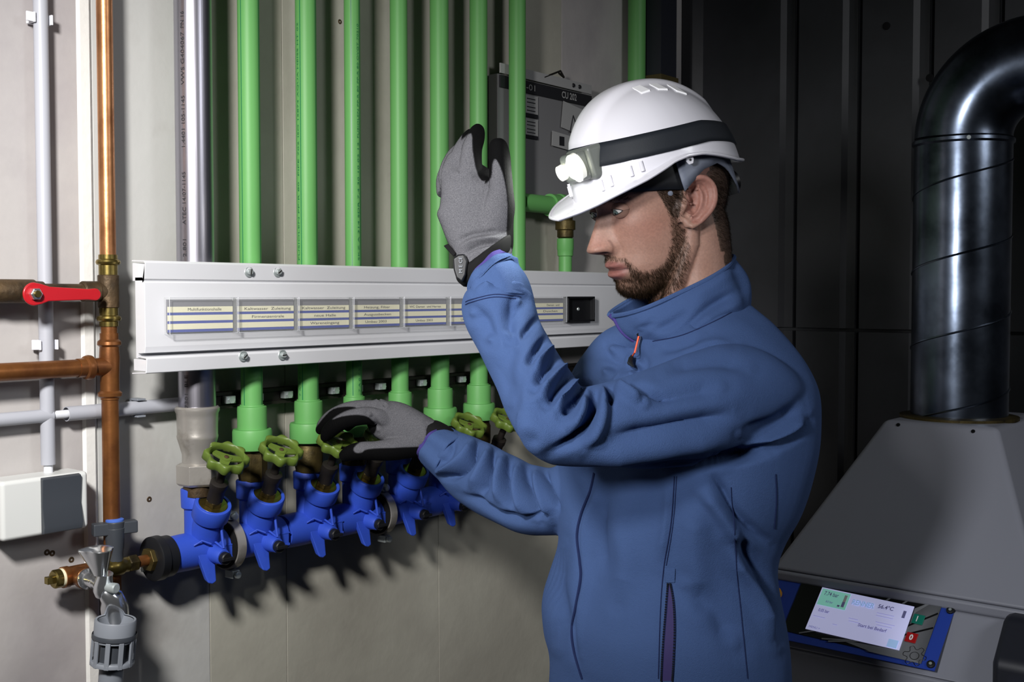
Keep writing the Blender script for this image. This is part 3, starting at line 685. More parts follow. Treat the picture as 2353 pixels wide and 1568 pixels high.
# ================================================================== COMPRESSOR
XT, XH = 2.16, 1.93
tl, tr_ = PX(2032, 960, XT), PX(2292, 988, XT)
bl, br = PX(1770, 1296, XH), PX(2400, 1428, XH)
zt_, zb_ = (tl[2]+tr_[2])/2, (bl[2]+br[2])/2
tl[2] = tr_[2] = zt_; bl[2] = br[2] = zb_
co = thing('compressor', 'grey compressor cabinet with sloped hood and lit control screen', 'compressor', (XH+.2, (bl[1]+br[1])/2, 0))
yb0, yb1 = bl[1], br[1]
XBK = XB-.1
def quadbox(name, pts, m, par, bev=.004):
    """eight corners: front four (tl,tr,br,bl) then back four"""
    return MB().add(pts, [(0, 1, 2, 3), (7, 6, 5, 4), (0, 4, 5, 1), (1, 5, 6, 2), (2, 6, 7, 3), (3, 7, 4, 0)]).build(name, m, par, bevel=bev, seg=3, smooth=True, ang=30)
quadbox('hood', [tl, tr_, br, bl, (XBK, tl[1]+.0, zt_), (XBK, tr_[1], zt_), (XBK, yb1, zb_), (XBK, yb0, zb_)], 'comp_grey', co, .01)
zr = zb_-.020
quadbox('hood_rim', [(XH, yb0, zb_), (XH, yb1, zb_), (XH+.002, yb1, zr), (XH+.002, yb0, zr), (XBK, yb0, zb_), (XBK, yb1, zb_), (XBK, yb1, zr), (XBK, yb0, zr)], 'comp_grey', co, .006)
# sloping console
XP0, XP1 = XH+.006, XH-.075
zp1 = PX(1980, 1497, XP1)[2]
nrmP = nrm(np.cross((0, 1, 0), (XP1-XP0, 0, zp1-zr))); 
if nrmP[0] > 0: nrmP = -nrmP
slope = nrm((XP1-XP0, 0, zp1-zr)); 
def CP(px, py, up=0.):       # pixel onto the console plane
    d = ray(px, py); o = np.array((XP0, 0, zr)); t = ((o-CAM)@nrmP)/(d@nrmP); return CAM+d*t+nrmP*up
yc = [CP(1700, 1330)[1], CP(2250, 1400)[1]]
quadbox('console', [(XP0, yb0, zr), (XP0, yb1, zr), (XP1, yb1, zp1-.02), (XP1, yb0, zp1-.02), (XBK, yb0, zr), (XBK, yb1, zr), (XBK, yb1, zp1-.02), (XBK, yb0, zp1-.02)], 'comp_grey', co, .003)
quadbox('lower_cabinet', [(XP1+.004, yb0, zp1-.022), (XP1+.004, yb1+.05, zp1-.022), (XP1+.004, yb1+.05, .02), (XP1+.004, yb0, .02), (XBK, yb0, zp1-.022), (XBK, yb1+.05, zp1-.022), (XBK, yb1+.05, .02), (XBK, yb0, .02)], 'comp_grey', co, .006)
def plate(name, pix, m, th=.002, up=.001, par=co, bev=0):
    return MB().prism([CP(a_, b_, up) for a_, b_ in pix], nrmP*th).build(name, m, par, bevel=bev, smooth=False)
plate('blue_fascia', [(1766, 1304), (2198, 1393), (2148, 1545), (1722, 1455)], 'comp_blue', .002, .001)
plate('black_fascia', [(1852, 1322), (2148, 1386), (2110, 1524), (1800, 1452), (1808, 1430)], 'comp_black', .0015, .003)
plate('silver_fascia', [(2148, 1386), (2168, 1390), (2118, 1530), (1990, 1500), (2070, 1504), (2104, 1403)], 'comp_silver', .0008, .0046)
plate('silver_fascia', [(2106, 1412), (2150, 1386), (2168, 1390), (2118, 1530), (2060, 1500)], 'comp_silver', .0007, .0047)
plate('silver_fascia', [(1930, 1474), (2070, 1500), (2118, 1530), (2010, 1505)], 'comp_silver', .0006, .0047)
sc_ = plate('screen', [(1892, 1355), (2103, 1400), (2068, 1500), (1853, 1450)], 'screen', .0012, .0056)
# screen-plane lettering
A, B, D_ = CP(1892, 1355, .0072), CP(2103, 1400, .0072), CP(1853, 1450, .0072)
sx = nrm(B-A); sy = nrm(A-D_); sy = nrm(sy-sx*(sx@sy)); SW, SH = np.linalg.norm(B-A), np.linalg.norm(A-D_)
def S(u_, v_, up=0.): return A+(B-A)*u_-(A-D_)*v_+nrmP*up
def srect(name, u0, v0, u1, v1, m, up=0): return MB().prism([S(u0, v0, up), S(u1, v0, up), S(u1, v1, up), S(u0, v1, up)], nrmP*.0003).build(name, m, sc_, smooth=False)
def stext(s, u_, v_, h, wd, m='screen_ink', b=.01, par=None): return text('lettering', s, S(u_, v_, .0006), sx, sy, SH*h, m, par or sc_, width=SW*wd, bold=b)
srect('pressure_field', .015, .03, .33, .41, 'screen_green')
srect('level_gauge', .275, .08, .305, .36, 'label_white', .0003); srect('level_bar', .275, .24, .305, .35, 'screen_dark', .0007)
stext('7.74 bar', .05, .17, .13, .16, 'screen_dark'); stext('8.0 bar', .10, .33, .07, .08)
srect('symbol', .235, .33, .26, .37, 'screen_dark', .0006)
stext('RENNER', .37, .24, .16, .24, 'screen_cyan', .03)
stext('56.4°C', .65, .20, .12, .16, 'screen_dark', .02); stext('0.05 bar', .06, .56, .10, .12, 'screen_ink', .02)
for u_, v_, w_ in ((.03, .67, .13), (.26, .76, .05), (.40, .55, .10), (.41, .61, .11), (.66, .30, .18), (.66, .36, .18), (.68, .50, .2), (.70, .56, .16)):
    srect('printed_line', u_, v_, u_+w_, v_+.012, 'screen_line')
srect('side_gauge', .915, .14, .945, .30, 'screen_dark')
stext('Start bei Bedarf', .52, .69, .10, .30, 'screen_ink', .02); stext('MENU >', .03, .96, .07, .12, 'screen_ink', 0)
srect('key_symbol', .87, .80, .97, .97, 'screen_cyan')
for (pa, pb) in (((2038, 1384), (2064, 1366)), ((2076, 1391), (2105, 1373))):
    plate('printed_stripe', [(pa[0]-2, pa[1]), (pa[0]+3, pa[1]+1), (pb[0]+3, pb[1]+1), (pb[0]-2, pb[1])], 'comp_silver', .0004, .0048)
for (pa, pb) in (((2086, 1444), (2157, 1415)), ((2080, 1464), (2146, 1448))):
    plate('printed_stripe', [(pa[0], pa[1]-2), (pb[0], pb[1]-2), (pb[0], pb[1]+2), (pa[0], pa[1]+2)], 'comp_black', .0003, .0056)
for pts in (((1838, 1459), (1880, 1453)), ((1890, 1472), (1960, 1476)), ((1905, 1478), (1975, 1478))):
    plate('printed_stripe', [(pts[0][0], pts[0][1]-1), (pts[1][0], pts[1][1]-1), (pts[1][0], pts[1][1]+2), (pts[0][0], pts[0][1]+2)], 'comp_silver', .0003, .0056)
def button(px, py, m, ch, wpx=26):
    c_ = CP(px, py, .0055); h_ = wpx/FPX*((c_-CAM)@FV)/2
    X_ = sx*h_; Y_ = sy*h_*1.0
    b_ = MB().prism([c_-X_-Y_, c_+X_-Y_, c_+X_+Y_, c_-X_+Y_], nrmP*.0018).build('button', m, co, bevel=.0012)
    text('lettering', ch, c_-X_*.3-Y_*.5+nrmP*.0022, sx, sy, h_*1.5, 'label_white', b_, width=h_*(.65 if ch == '0' else .18), bold=.04)
button(2112, 1429, 'btn_green', 'I'); button(2096, 1471, 'btn_red', '0')
gc = CP(2103, 1512, .0056)
vs = [];
for k_ in range(65):
    t = 2*math.pi*k_/64; r_ = .0155+.0035*math.tanh(2.2*math.cos(6*t)); vs.append(gc+sx*r_*math.cos(t)+sy*r_*math.sin(t))
m = MB(); m.tube(vs, .0005, 5); m.torus(gc, nrmP, .0072, .0005, 28, 5); m.build('gear_symbol', 'comp_black', co)
for px, py in ((2185, 1406), (2140, 1530), (1788, 1310)):
    c_ = CP(px, py, .003); s_ = MB().lathe(c_, nrmP, [(0, .0072), (.0025, .0066), (.0035, .004)], 20).build('screw', 'black_plastic', co)
    MB().lathe(c_+nrmP*.003, nrmP, [(0, .003), (.001, .0028)], 6).build('screw_socket', 'zinc', s_)
c_ = CP(1782, 1369, .003); MB().lathe(c_, nrmP, [(0, .0135), (.006, .0135), (.008, .010)], 28).build('warning_disc', 'btn_orange', co)
# dark side part with blue trim at the far right
ys = PX(2278, 1480, XP1-.01)[1]
MB().prism([(XP1-.012, ys, .05), (XP1-.012, ys, zp1+.03), (XP1+.05, ys, zp1+.09), (XP1+.30, ys, zp1+.09), (XP1+.30, ys, .05)], (0, -.4, 0)).build('side_cover', 'comp_dark', co, bevel=.012)
MB().box((XP1-.02, PX(2300, 1520, XP1-.02)[1]-.05, zp1-.10), (.03, .09, .2)).build('blue_trim', 'comp_blue', co, bevel=.004)
for px, py in ((2064, 977), (2236, 992)):
    d = ray(px, py); nh = nrm(np.cross(np.array((0, 1, 0)), tl-bl)); nh = -nh if nh[0] > 0 else nh
    t = ((tl-CAM)@nh)/(d@nh); MB().lathe(CAM+d*t, nh, [(-.001, .0042), (.0015, .0036)], 14).build('rivet', 'comp_black', co)
# spiral duct
du = thing('spiral_duct', 'dark galvanised spiral duct rising from the compressor hood, elbow on top', 'duct', ((PX(2205, 960, XT+.16))))
DX = XT+.13; cpt = PX(2207, 700, DX); dep = (cpt-CAM)@FV; DR = 106/FPX*dep
DYY = cpt[1]; zj = PX(2150, 322, DX-DR*.6)[2]
MB().lathe((DX, DYY, zt_-.01), (0, 0, 1), [(0, DR), (zj-zt_+.01, DR)], 64).build('duct_tube', 'galv', du)
MB().lathe((DX, DYY, zt_-.001), (0, 0, 1), [(0, DR+.02), (.006, DR+.02), (.008, DR+.004)], 64).build('base_ring', 'dark_brass', du)
pitch = .148
m = MB(); pts = []
n_ = int((zj-zt_)/pitch*48)
for k_ in range(-10, n_+4):
    t = 2*math.pi*k_/48+2.2; z_ = zt_-.004+pitch*k_/48
    if z_ < zt_ or z_ > zj: continue
    pts.append((DX+(DR)*math.cos(t), DYY+(DR)*math.sin(t), z_))
MB().tube(pts, .0022, 6).build('spiral_seam', 'galv', du)
m = MB().lathe((DX, DYY, zj-.01), (0, 0, 1), [(0, DR), (.004, DR+.004), (.010, DR+.004), (.014, DR)], 64, False); m.build('joint_lip', 'galv', du)
# elbow bending toward the right of the picture (-y), pressed smooth
RE = DR*1.45
el = []
for k_ in range(25):
    t = math.radians(90)*k_/24; el.append((DX, DYY-RE+RE*math.cos(t), zj+.004+RE*math.sin(t)))
el.append((DX, DYY-RE-.6, zj+.004+RE))
MB().tube(el, DR*.995, 56).build('elbow', 'galv', du, ang=60)
for k_ in (0, 1):
    g_ = 3.55+k_*2; MB().lathe((DX+DR*math.cos(g_), DYY+DR*math.sin(g_), zj-.004), (math.cos(g_), math.sin(g_), 0), [(0, .005), (.004, .004)], 10).build('rivet', 'zinc', du)
# ================================================================== PERSON
def catmull(st, n):
    st = np.array(st, float); m = len(st); out = []
    for i in range(m-1):
        p0 = st[max(i-1, 0)]; p1 = st[i]; p2 = st[i+1]; p3 = st[min(i+2, m-1)]
        for k in range(n):
            t = k/n; out.append(.5*((2*p1)+(-p0+p2)*t+(2*p0-5*p1+4*p2-p3)*t*t+(-p0+3*p1-3*p2+p3)*t**3))
    out.append(st[-1]); return np.array(out)
def limb(mb, st, n=40, sub=8, cap=True, e=1.0, capround=False):
    """st rows: px, py, depth, half width in px across the picture, half thickness (m) away from the camera"""
    q = catmull(st, sub); pts = np.array([PD(a[0], a[1], a[2]) for a in q]); m = len(q)
    if capround:
        pass
    vs = []; fs = []
    for i in range(m):
        t = nrm(pts[min(i+1, m-1)]-pts[max(i-1, 0)]); v = nrm(pts[i]-CAM)
        s = nrm(np.cross(t, v)); d = np.cross(s, t)
        a = q[i, 3]/FPX*q[i, 2]; b = q[i, 4]
        for k in range(n):
            g = 2*math.pi*k/n; c_, s_ = math.cos(g), math.sin(g)
            c_ = math.copysign(abs(c_)**e, c_); s_ = math.copysign(abs(s_)**e, s_)
            vs.append(pts[i]+s*a*c_+d*b*s_)
    for i in range(m-1):
        for k in range(n): k2 = (k+1) % n; fs.append((i*n+k, i*n+k2, (i+1)*n+k2, (i+1)*n+k))
    if cap: fs.append(tuple(range(n-1, -1, -1))); fs.append(tuple((m-1)*n+k for k in range(n)))
    mb.add(vs, fs)
def ball(mb, c, r, n=16):
    c = np.array(c, float)
    if not hasattr(r, '__len__'): r = (r, r, r)
    vs = [c+np.array((0, 0, -r[2]))]; fs = []
    for i in range(1, n):
        f = -math.pi/2+math.pi*i/n
        for k in range(2*n):
            g = math.pi*k/n; vs.append(c+np.array((r[0]*math.cos(f)*math.cos(g), r[1]*math.cos(f)*math.sin(g), r[2]*math.sin(f))))
    vs.append(c+np.array((0, 0, r[2]))); m = 2*n
    for k in range(m): fs.append((0, 1+(k+1) % m, 1+k)); fs.append((len(vs)-1, 1+(n-2)*m+k, 1+(n-2)*m+(k+1) % m))
    for i in range(n-2):
        for k in range(m): k2 = (k+1) % m; fs.append((1+i*m+k, 1+i*m+k2, 1+(i+1)*m+k2, 1+(i+1)*m+k))
    mb.add(vs, fs)
def remesh(mb, vox, smooth=4, fac=.5):
    """fuse overlapping closed pieces into one continuous skin; returns a mesh in world coordinates"""
    me = bpy.data.meshes.new('tmp'); me.from_pydata(mb.v, [], mb.f)
    bm = bmesh.new(); bm.from_mesh(me); bmesh.ops.recalc_face_normals(bm, faces=bm.faces); bm.to_mesh(me); bm.free()
    o = bpy.data.objects.new('tmp', me); COL.objects.link(o)
    r = o.modifiers.new('r', 'REMESH'); r.mode = 'VOXEL'; r.voxel_size = vox; r.use_smooth_shade = True
    if smooth: s = o.modifiers.new('s', 'SMOOTH'); s.iterations = smooth; s.factor = fac
    dg = bpy.context.evaluated_depsgraph_get(); dg.update()
    out = bpy.data.meshes.new_from_object(o.evaluated_get(dg)); bpy.data.objects.remove(o); bpy.data.meshes.remove(me)
    return out
def getco(me):
    n = len(me.vertices); co = np.empty(n*3); me.vertices.foreach_get('co', co); return co.reshape(-1, 3)
def getno(me):
    n = len(me.vertices); no = np.empty(n*3); me.vertex_normals.foreach_get('vector', no); return no.reshape(-1, 3)
def setco(me, co): me.vertices.foreach_set('co', co.ravel()); me.update()
def polydist(q, poly):
    poly = np.array(poly, float); d = np.full(len(q), 1e9)
    for i in range(len(poly)-1):
        a, b = poly[i], poly[i+1]; ab = b-a; t = np.clip(((q-a)@ab)/(ab@ab), 0, 1)
        d = np.minimum(d, np.linalg.norm(q-a-t[:, None]*ab, axis=1))
    return d
def inpoly(q, poly):
    poly = np.array(poly, float); n = len(poly); r = np.zeros(len(q), bool); j = n-1
    for i in range(n):
        xi, yi = poly[i]; xj, yj = poly[j]
        c = ((yi > q[:, 1]) != (yj > q[:, 1])) & (q[:, 0] < (xj-xi)*(q[:, 1]-yi)/(yj-yi+1e-12)+xi); r ^= c; j = i
    return r
def smoothpoly(p, k=6):
    return catmull(np.array(p, float), k)
def sculpt(me, folds, facing=.05):
    """push the camera-side surface along its normals along fold lines: (points, width px, height m[, sharp])"""
    co = getco(me); no = getno(me); pr = proj(co); q = pr[:, :2]
    v = co-CAM; v /= np.linalg.norm(v, axis=1)[:, None]
    w_ = np.clip((-(no*v).sum(1)-facing)/.35, 0, 1); disp = np.zeros(len(co))
    for fd in folds:
        pts = smoothpoly(fd[0]); sel = np.where((q[:, 0] > pts[:, 0].min()-4*fd[1]) & (q[:, 0] < pts[:, 0].max()+4*fd[1]) & (q[:, 1] > pts[:, 1].min()-4*fd[1]) & (q[:, 1] < pts[:, 1].max()+4*fd[1]) & (w_ > 0))[0]
        if len(fd) > 4: sel = sel[(pr[sel, 2] > fd[4][0]) & (pr[sel, 2] < fd[4][1])]
        if not len(sel): continue
        d = polydist(q[sel], pts)/(fd[1]*1.15)
        e0 = np.linalg.norm(q[sel]-pts[0], axis=1); e1 = np.linalg.norm(q[sel]-pts[-1], axis=1)
        L_ = max(np.linalg.norm(np.diff(pts, axis=0), axis=1).sum(), 1); tp = np.clip(np.minimum(e0, e1)/(L_*.25), .15, 1)
        k = np.exp(-d*1.3) if len(fd) > 3 and fd[3] else np.exp(-d*d)
        disp[sel] += 2.5*fd[2]*k*tp
    setco(me, co+no*(disp*w_)[:, None])
def link(me, name, m, parent, smooth=True):
    me.materials.clear(); me.materials.append(MATS[m]); me.name = name
    off = np.array(OFF.get(parent.name, (0, 0, 0))); setco(me, getco(me)-off)
    if smooth: me.shade_smooth()
    o = bpy.data.objects.new(name, me); COL.objects.link(o); o.parent = parent; OFF[o.name] = tuple(off); return o
def setcol(me, col, name='tone'):
    """col: sRGB 0..255 per vertex"""
    c = np.asarray(col, float)/255.; l = np.where(c <= .04045, c/12.92, ((c+.055)/1.055)**2.4)
    at = me.color_attributes.new(name, 'FLOAT_COLOR', 'POINT'); a = np.ones((len(l), 4)); a[:, :3] = l; at.data.foreach_set('color', a.ravel())
mat('fleece', (60, 81, 122), .85, sheen=.35, bump=[('noise', 1200, .8, .0011), ('noise', 300, .35, .0010)], spec=.15)
mat('fleece_dark', (28, 38, 72), .85, sheen=.3, bump=[('noise', 300, .4, .0015)], spec=.15)
mat('fleece_in', (62, 54, 112), .85, sheen=.3, bump=[('noise', 300, .4, .0015)], spec=.15)
mat('skin', (200, 150, 126), .58, attr='tone', sss=.12, bump=[('noise', 260, .12, .0008), ('voronoi', 520, .08, .0005)])
mat('knit', (128, 128, 132), .85, attr='tone', bump=[('noise', 900, .5, .0008), ('X', 260, .25, .0006)], var=(700, (188, 188, 192), .3, .7), spec=.1)
mat('hair', (34, 25, 18), .8, spec=.1)
mat('beard', (44, 33, 22), .85, spec=.08)
mat('eye_white', (205, 200, 196), .12, coat=.6)
mat('iris', (74, 88, 84), .15, coat=.6)
mat('pupil', (8, 8, 8), .1)
mat('helmet', (210, 209, 216), .25, coat=.3)
mat('helmet_vent', (250, 250, 252), .4)
mat('strap', (16, 22, 30), .7, bump=[('noise', 500, .3, .0006)])
mat('harness', (104, 110, 124), .5)
mat('lamp_case', (92, 96, 92), .4)
mat('lamp_glow', (255, 252, 238), .3, emit=12)
mat('lamp_ring', (232, 232, 222), .2, spec=.8)
mat('zip_metal', (130, 135, 145), .3, .9)
mat('zip_orange', (230, 84, 36), .5)
mat('zip_mesh', (44, 36, 84), .8)
man = thing('person', 'man in a blue fleece and grey work gloves turning a valve, left hand raised', 'person', PD(1540, 1500, 1.58)*np.array((1, 1, 0)))
# ---- head frame
HO = PD(1520, 455, 1.545)
def mkframe(yaw, pitch, roll=0):
    y, p_ = math.radians(yaw), math.radians(pitch)
    hf = -RV*math.sin(y)-HV*math.cos(y); F_ = hf*math.cos(p_)-ZV*math.sin(p_); U_ = hf*math.sin(p_)+ZV*math.cos(p_)
    L_ = np.cross(U_, F_)
    if roll:
        r_ = math.radians(roll); U2 = U_*math.cos(r_)+L_*math.sin(r_); L_ = L_*math.cos(r_)-U_*math.sin(r_); U_ = U2
    return F_, L_, U_
HF, HLv, HU = mkframe(67, 14)
def H(f, l, u): return HO+np.multiply.outer(f, HF)+np.multiply.outer(l, HLv)+np.multiply.outer(u, HU)
def toH(co): d = co-HO; return d@HF, d@HLv, d@HU
def PH(px, py, l):
    d = ray(px, py); t = ((HO-CAM)@HLv+l)/(d@HLv); return CAM+d*t
# ---- head surface
uk = [.122, .116, .10, .08, .06, .04, .025, .012, 0, -.012, -.025, -.038, -.048, -.056, -.064, -.070, -.078, -.088, -.098, -.107, -.114, -.119, -.122]
Fk = [.004, .032, .058, .078, .089, .0965, .1010, .0995, .0950, .0940, .0945, .0955, .0965, .0970, .0975, .0975, .0970, .0935, .0895, .0890, .0860, .078, .064]
Bk = [-.012, -.045, -.072, -.090, -.099, -.102, -.102, -.1015, -.0985, -.094, -.088, -.080, -.070, -.058, -.046, -.038, -.028, -.018, -.008, .006, .020, .034, .045]
Wk = [.006, .036, .058, .070, .0755, .078, .0785, .078, .0765, .0745, .072, .069, .0665, .0645, .062, .0605, .058, .0535, .047, .040, .033, .026, .016]
Yk = [0, 0, 0, 0, 0, 0, 0, 0, 0, 0, 0, 0, 0, .0, .002, .004, .008, .014, .022, .032, .042, .048, .052]
hm = MB(); nA = 120; us = np.linspace(.122, -.122, 110); vs = []; fs = []
for i, u in enumerate(us):
    F_ = np.interp(-u, [-x for x in uk], Fk); B_ = np.interp(-u, [-x for x in uk], Bk); W_ = np.interp(-u, [-x for x in uk], Wk); Y_ = np.interp(-u, [-x for x in uk], Yk)
    for k in range(nA):
        g = 2*math.pi*k/nA; c_, s_ = math.cos(g), math.sin(g)
        ef = .92 if u < .03 else 1.
        f = Y_+((F_-Y_)*abs(c_)**ef if c_ > 0 else -(Y_-B_)*abs(c_)); l = W_*math.copysign(abs(s_)**(.9 if c_ > 0 else 1), s_)
        if c_ > 0:
            fr = c_**.6; G = lambda l0, u0, sl, su, a_: a_*(math.exp(-((l-l0)/sl)**2-((u-u0)/su)**2)+math.exp(-((l+l0)/sl)**2-((u-u0)/su)**2))*(.5 if l0 == 0 else 1)
            f += fr*(G(.031, -.001, .0155, .010, -.0085)+G(.026, .019, .018, .006, .0035)+G(.045, -.022, .015, .014, .004)+G(.016, -.008, .008, .014, -.004)
                     +G(0, -.103, .014, .010, .003)+G(.036, -.060, .012, .016, -.002)+G(.027, -.078, .006, .006, -.0035)+G(.021, -.052, .007, .010, -.0022))
            # lips
            lw = max(0., 1-(l/.027)**2)
            f += lw*(.0060*math.exp(-((u+.0715)/.0042)**2)*(1-.25*math.exp(-(l/.004)**2))+.0078*math.exp(-((u+.0850)/.0052)**2)-.0055*math.exp(-((u+.0780)/.0017)**2)-.003*math.exp(-((u+.0955)/.004)**2))
            f += -.0012*math.exp(-(l/.004)**2-((u+.060)/.006)**2)
            f += fr*G(.0225, -.047, .0035, .009, -.0035)
            # nose
            nz = np.interp(-u, [-.016, 0, .012, .024, .034, .043, .049, .054, .058], [0, .0070, .0142, .0208, .0264, .0310, .0285, .0150, .0])
            nw = np.interp(-u, [-.016, 0, .012, .024, .036, .046, .054], [.008, .0078, .0094, .0118, .0148, .0150, .013])
            f += nz*math.exp(-(abs(l)/nw)**2.6)
            f += .0135*(math.exp(-((abs(l)-.0145)/.0062)**2-((u+.0465)/.0070)**2))
        vs.append(H(f, l, u))
m_ = len(us)
for i in range(m_-1):
    for k in range(nA): k2 = (k+1) % nA; fs.append((i*nA+k, i*nA+k2, (i+1)*nA+k2, (i+1)*nA+k))
fs.append(tuple(range(nA-1, -1, -1))); fs.append(tuple((m_-1)*nA+k for k in range(nA)))
hm.add(vs, fs)
# neck and the throat under the jaw
limb(hm, [(1630, 800, 1.56, 105, .075), (1612, 730, 1.555, 95, .066), (1604, 660, 1.552, 85, .060), (1604, 590, 1.55, 76, .058), (1602, 520, 1.55, 70, .058), (1590, 470, 1.548, 60, .056)], n=48)
limb(hm, [(1575, 735, 1.552, 62, .048), (1545, 672, 1.55, 56, .040), (1520, 632, 1.548, 46, .034)], n=32)
hm.tube([PH(1590, 505, .064), PH(1588, 560, .060), PH(1560, 640, .050), PH(1530, 720, .035)], [.010, .012, .013, .012], 16)
# ears (both sides)
for sd in (1, -1):
    def E_(px, py, l): 
        p = PH(px, py, .078); f, l0, u = toH(p[None])[0][0], 0, toH(p[None])[2][0]; return H(f, sd*l, u)
    hx = smoothpoly([(1590, 470), (1580, 462), (1572, 442), (1577, 421), (1594, 410), (1614, 413), (1629, 430), (1632, 455), (1625, 480), (1612, 500), (1598, 514), (1585, 522)], 4)
    ll = np.interp(np.linspace(0, 1, len(hx)), [0, .15, .4, .7, 1], [.076, .079, .087, .090, .080])
    hm.tube([E_(a[0], a[1], b) for a, b in zip(hx, ll)], [.0042 for i in range(len(hx))], 10)
    ah = smoothpoly([(1600, 432), (1611, 442), (1613, 462), (1605, 480), (1594, 492), (1584, 500)], 4)
    hm.tube([E_(a[0], a[1], .079) for a in ah], .0052, 8)
    hm.tube([E_(1598+(a[0]-1598)*.80, 462+(a[1]-462)*.84, b-.007) for a, b in zip(hx, ll)], .0062, 8)
    hm.tube([E_(1578, 500, .074), E_(1583, 516, .076), E_(1582, 524, .076)], [.006, .0062, .0045], 10)
    hm.tube([E_(1566, 462, .073), E_(1573, 474, .078), E_(1573, 488, .076)], [.004, .0048, .004], 10)
    hm.tube([E_(1566, 440, .070), E_(1564, 480, .071), E_(1572, 510, .071)], [.006, .007, .006], 10)
    pl = [(1572, 425), (1594, 414), (1614, 418), (1626, 440), (1622, 475), (1606, 500), (1588, 515), (1572, 505), (1566, 470)]
    hm.prism([E_(a, b, .070) for a, b in pl], HLv*sd*.0065)
body = remesh(hm, .00155, 5, .5)
co = getco(body); no = getno(body); f, l, u = toH(co)
# concha hollow
for sd in (1, -1):
    pass
# skin tones painted per vertex: lips, cheeks, ears, beard shadow, brow
mir = H(f, np.abs(l), u); pm = proj(mir)[:, :2]; nf, nl, nu = no@HF, no@HLv*np.sign(l), no@HU
BEARD = [(1508, 428), (1545, 418), (1566, 440), (1560, 480), (1566, 515), (1583, 545), (1586, 590), (1570, 640), (1545, 678), (1500, 702), (1440, 700), (1416, 668), (1408, 648), (1425, 640), (1437, 625), (1436, 610), (1415, 600), (1382, 598), (1378, 588), (1400, 584), (1440, 592), (1462, 615), (1490, 622), (1525, 602), (1540, 560), (1538, 510), (1522, 462)]
bz_ = inpoly(pm, BEARD) & (nl*.93+nf*.36-.0 > -.25) & (u < .03) & ~((f < -.0) & (u < -.125))
col = np.tile(np.array([140., 107., 93.]), (len(co), 1))
col += (noise_ := np.array([noise.noise(Vector(c_*38)) for c_ in co]))[:, None]*np.array([7, 8, 8])
def blend(mask, c_, k=1.): 
    global col
    mk = np.clip(mask, 0, 1)[:, None]*k; col = col*(1-mk)+np.array(c_, float)*mk
blend(np.exp(-((f-.065)/.03)**2-((u+.03)/.022)**2)*(np.abs(l) > .02), (144, 98, 84), .5)
lipm = np.clip(1-((np.abs(l))/.028)**2-((u+.0785)/.0135)**4, 0, 1)*2.2*(f > .07); blend(lipm, (114, 68, 64), .75)
ear = (f < .012) & (f > -.04) & (np.abs(l) > .071) & (np.abs(u) < .04); blend(ear*1., (148, 98, 88), .55)
blend(np.exp(-((f-.115)/.012)**2-((u+.038)/.012)**2), (144, 100, 88), .5)
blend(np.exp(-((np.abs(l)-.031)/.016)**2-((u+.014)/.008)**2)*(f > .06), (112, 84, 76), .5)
bd_ = polydist(pm, BEARD+[BEARD[0]]); bsoft = np.clip(bd_/16, 0, 1)*bz_; blend(bsoft, (86, 64, 50), .6)
# scalp hair zone
SIDE = [(1498, 418), (1572, 405), (1570, 450), (1560, 500), (1546, 500), (1532, 478), (1514, 448)]
hz_ = inpoly(pm, SIDE) & ~ear & (nl*.93+nf*.36 > -.2) & (u < .06) & (u > -.06) | (((u > .035) & (f < .075)) | ((f < -.03) & (u > -.085) & ~ear)) | ((u > .005) & (f < .02) & ~ear) | ((f < -.035+.008*np.array([noise.noise(Vector(c_*120)) for c_ in co])) & (u > -.13))
blend(hz_*1., (52, 38, 28), .75)
# nostrils: a dent, plus their inner shade painted into the skin colour
for sd in (1, -1):
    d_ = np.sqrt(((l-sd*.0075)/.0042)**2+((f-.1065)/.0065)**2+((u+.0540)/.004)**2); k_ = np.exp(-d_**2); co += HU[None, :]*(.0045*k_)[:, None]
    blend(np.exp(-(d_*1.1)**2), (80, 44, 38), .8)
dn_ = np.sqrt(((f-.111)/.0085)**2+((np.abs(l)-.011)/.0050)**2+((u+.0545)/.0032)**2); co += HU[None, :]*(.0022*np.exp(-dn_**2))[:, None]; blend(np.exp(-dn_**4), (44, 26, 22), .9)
da_ = np.sqrt((f-.109)**2+((np.abs(l)-.012))**2+(u+.046)**2); blend(np.exp(-((da_-.0125)/.0016)**2)*(f < .1035)*(np.abs(l) > .012)*(u < -.036)*(u > -.056), (92, 62, 52), .6)  # shade of the crease behind each nose wing, painted into the colour
ln_ = np.exp(-((u+.0782)/.0012)**2)*(np.abs(l) < .026)*(f > .08); blend(ln_, (60, 32, 30), .85)  # shade in the parting of the lips, painted as a dark line
hf_ = np.array([noise.noise(Vector(c_*420))+.6*noise.noise(Vector(c_*900)) for c_ in co]); col = np.clip(col*(1+.075*hf_)[:, None], 0, 255)
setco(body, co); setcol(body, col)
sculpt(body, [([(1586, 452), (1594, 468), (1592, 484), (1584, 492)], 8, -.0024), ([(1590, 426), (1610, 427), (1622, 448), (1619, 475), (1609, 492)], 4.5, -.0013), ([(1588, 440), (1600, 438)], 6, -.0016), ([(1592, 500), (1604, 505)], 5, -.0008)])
bo = link(body, 'body', 'skin', man)
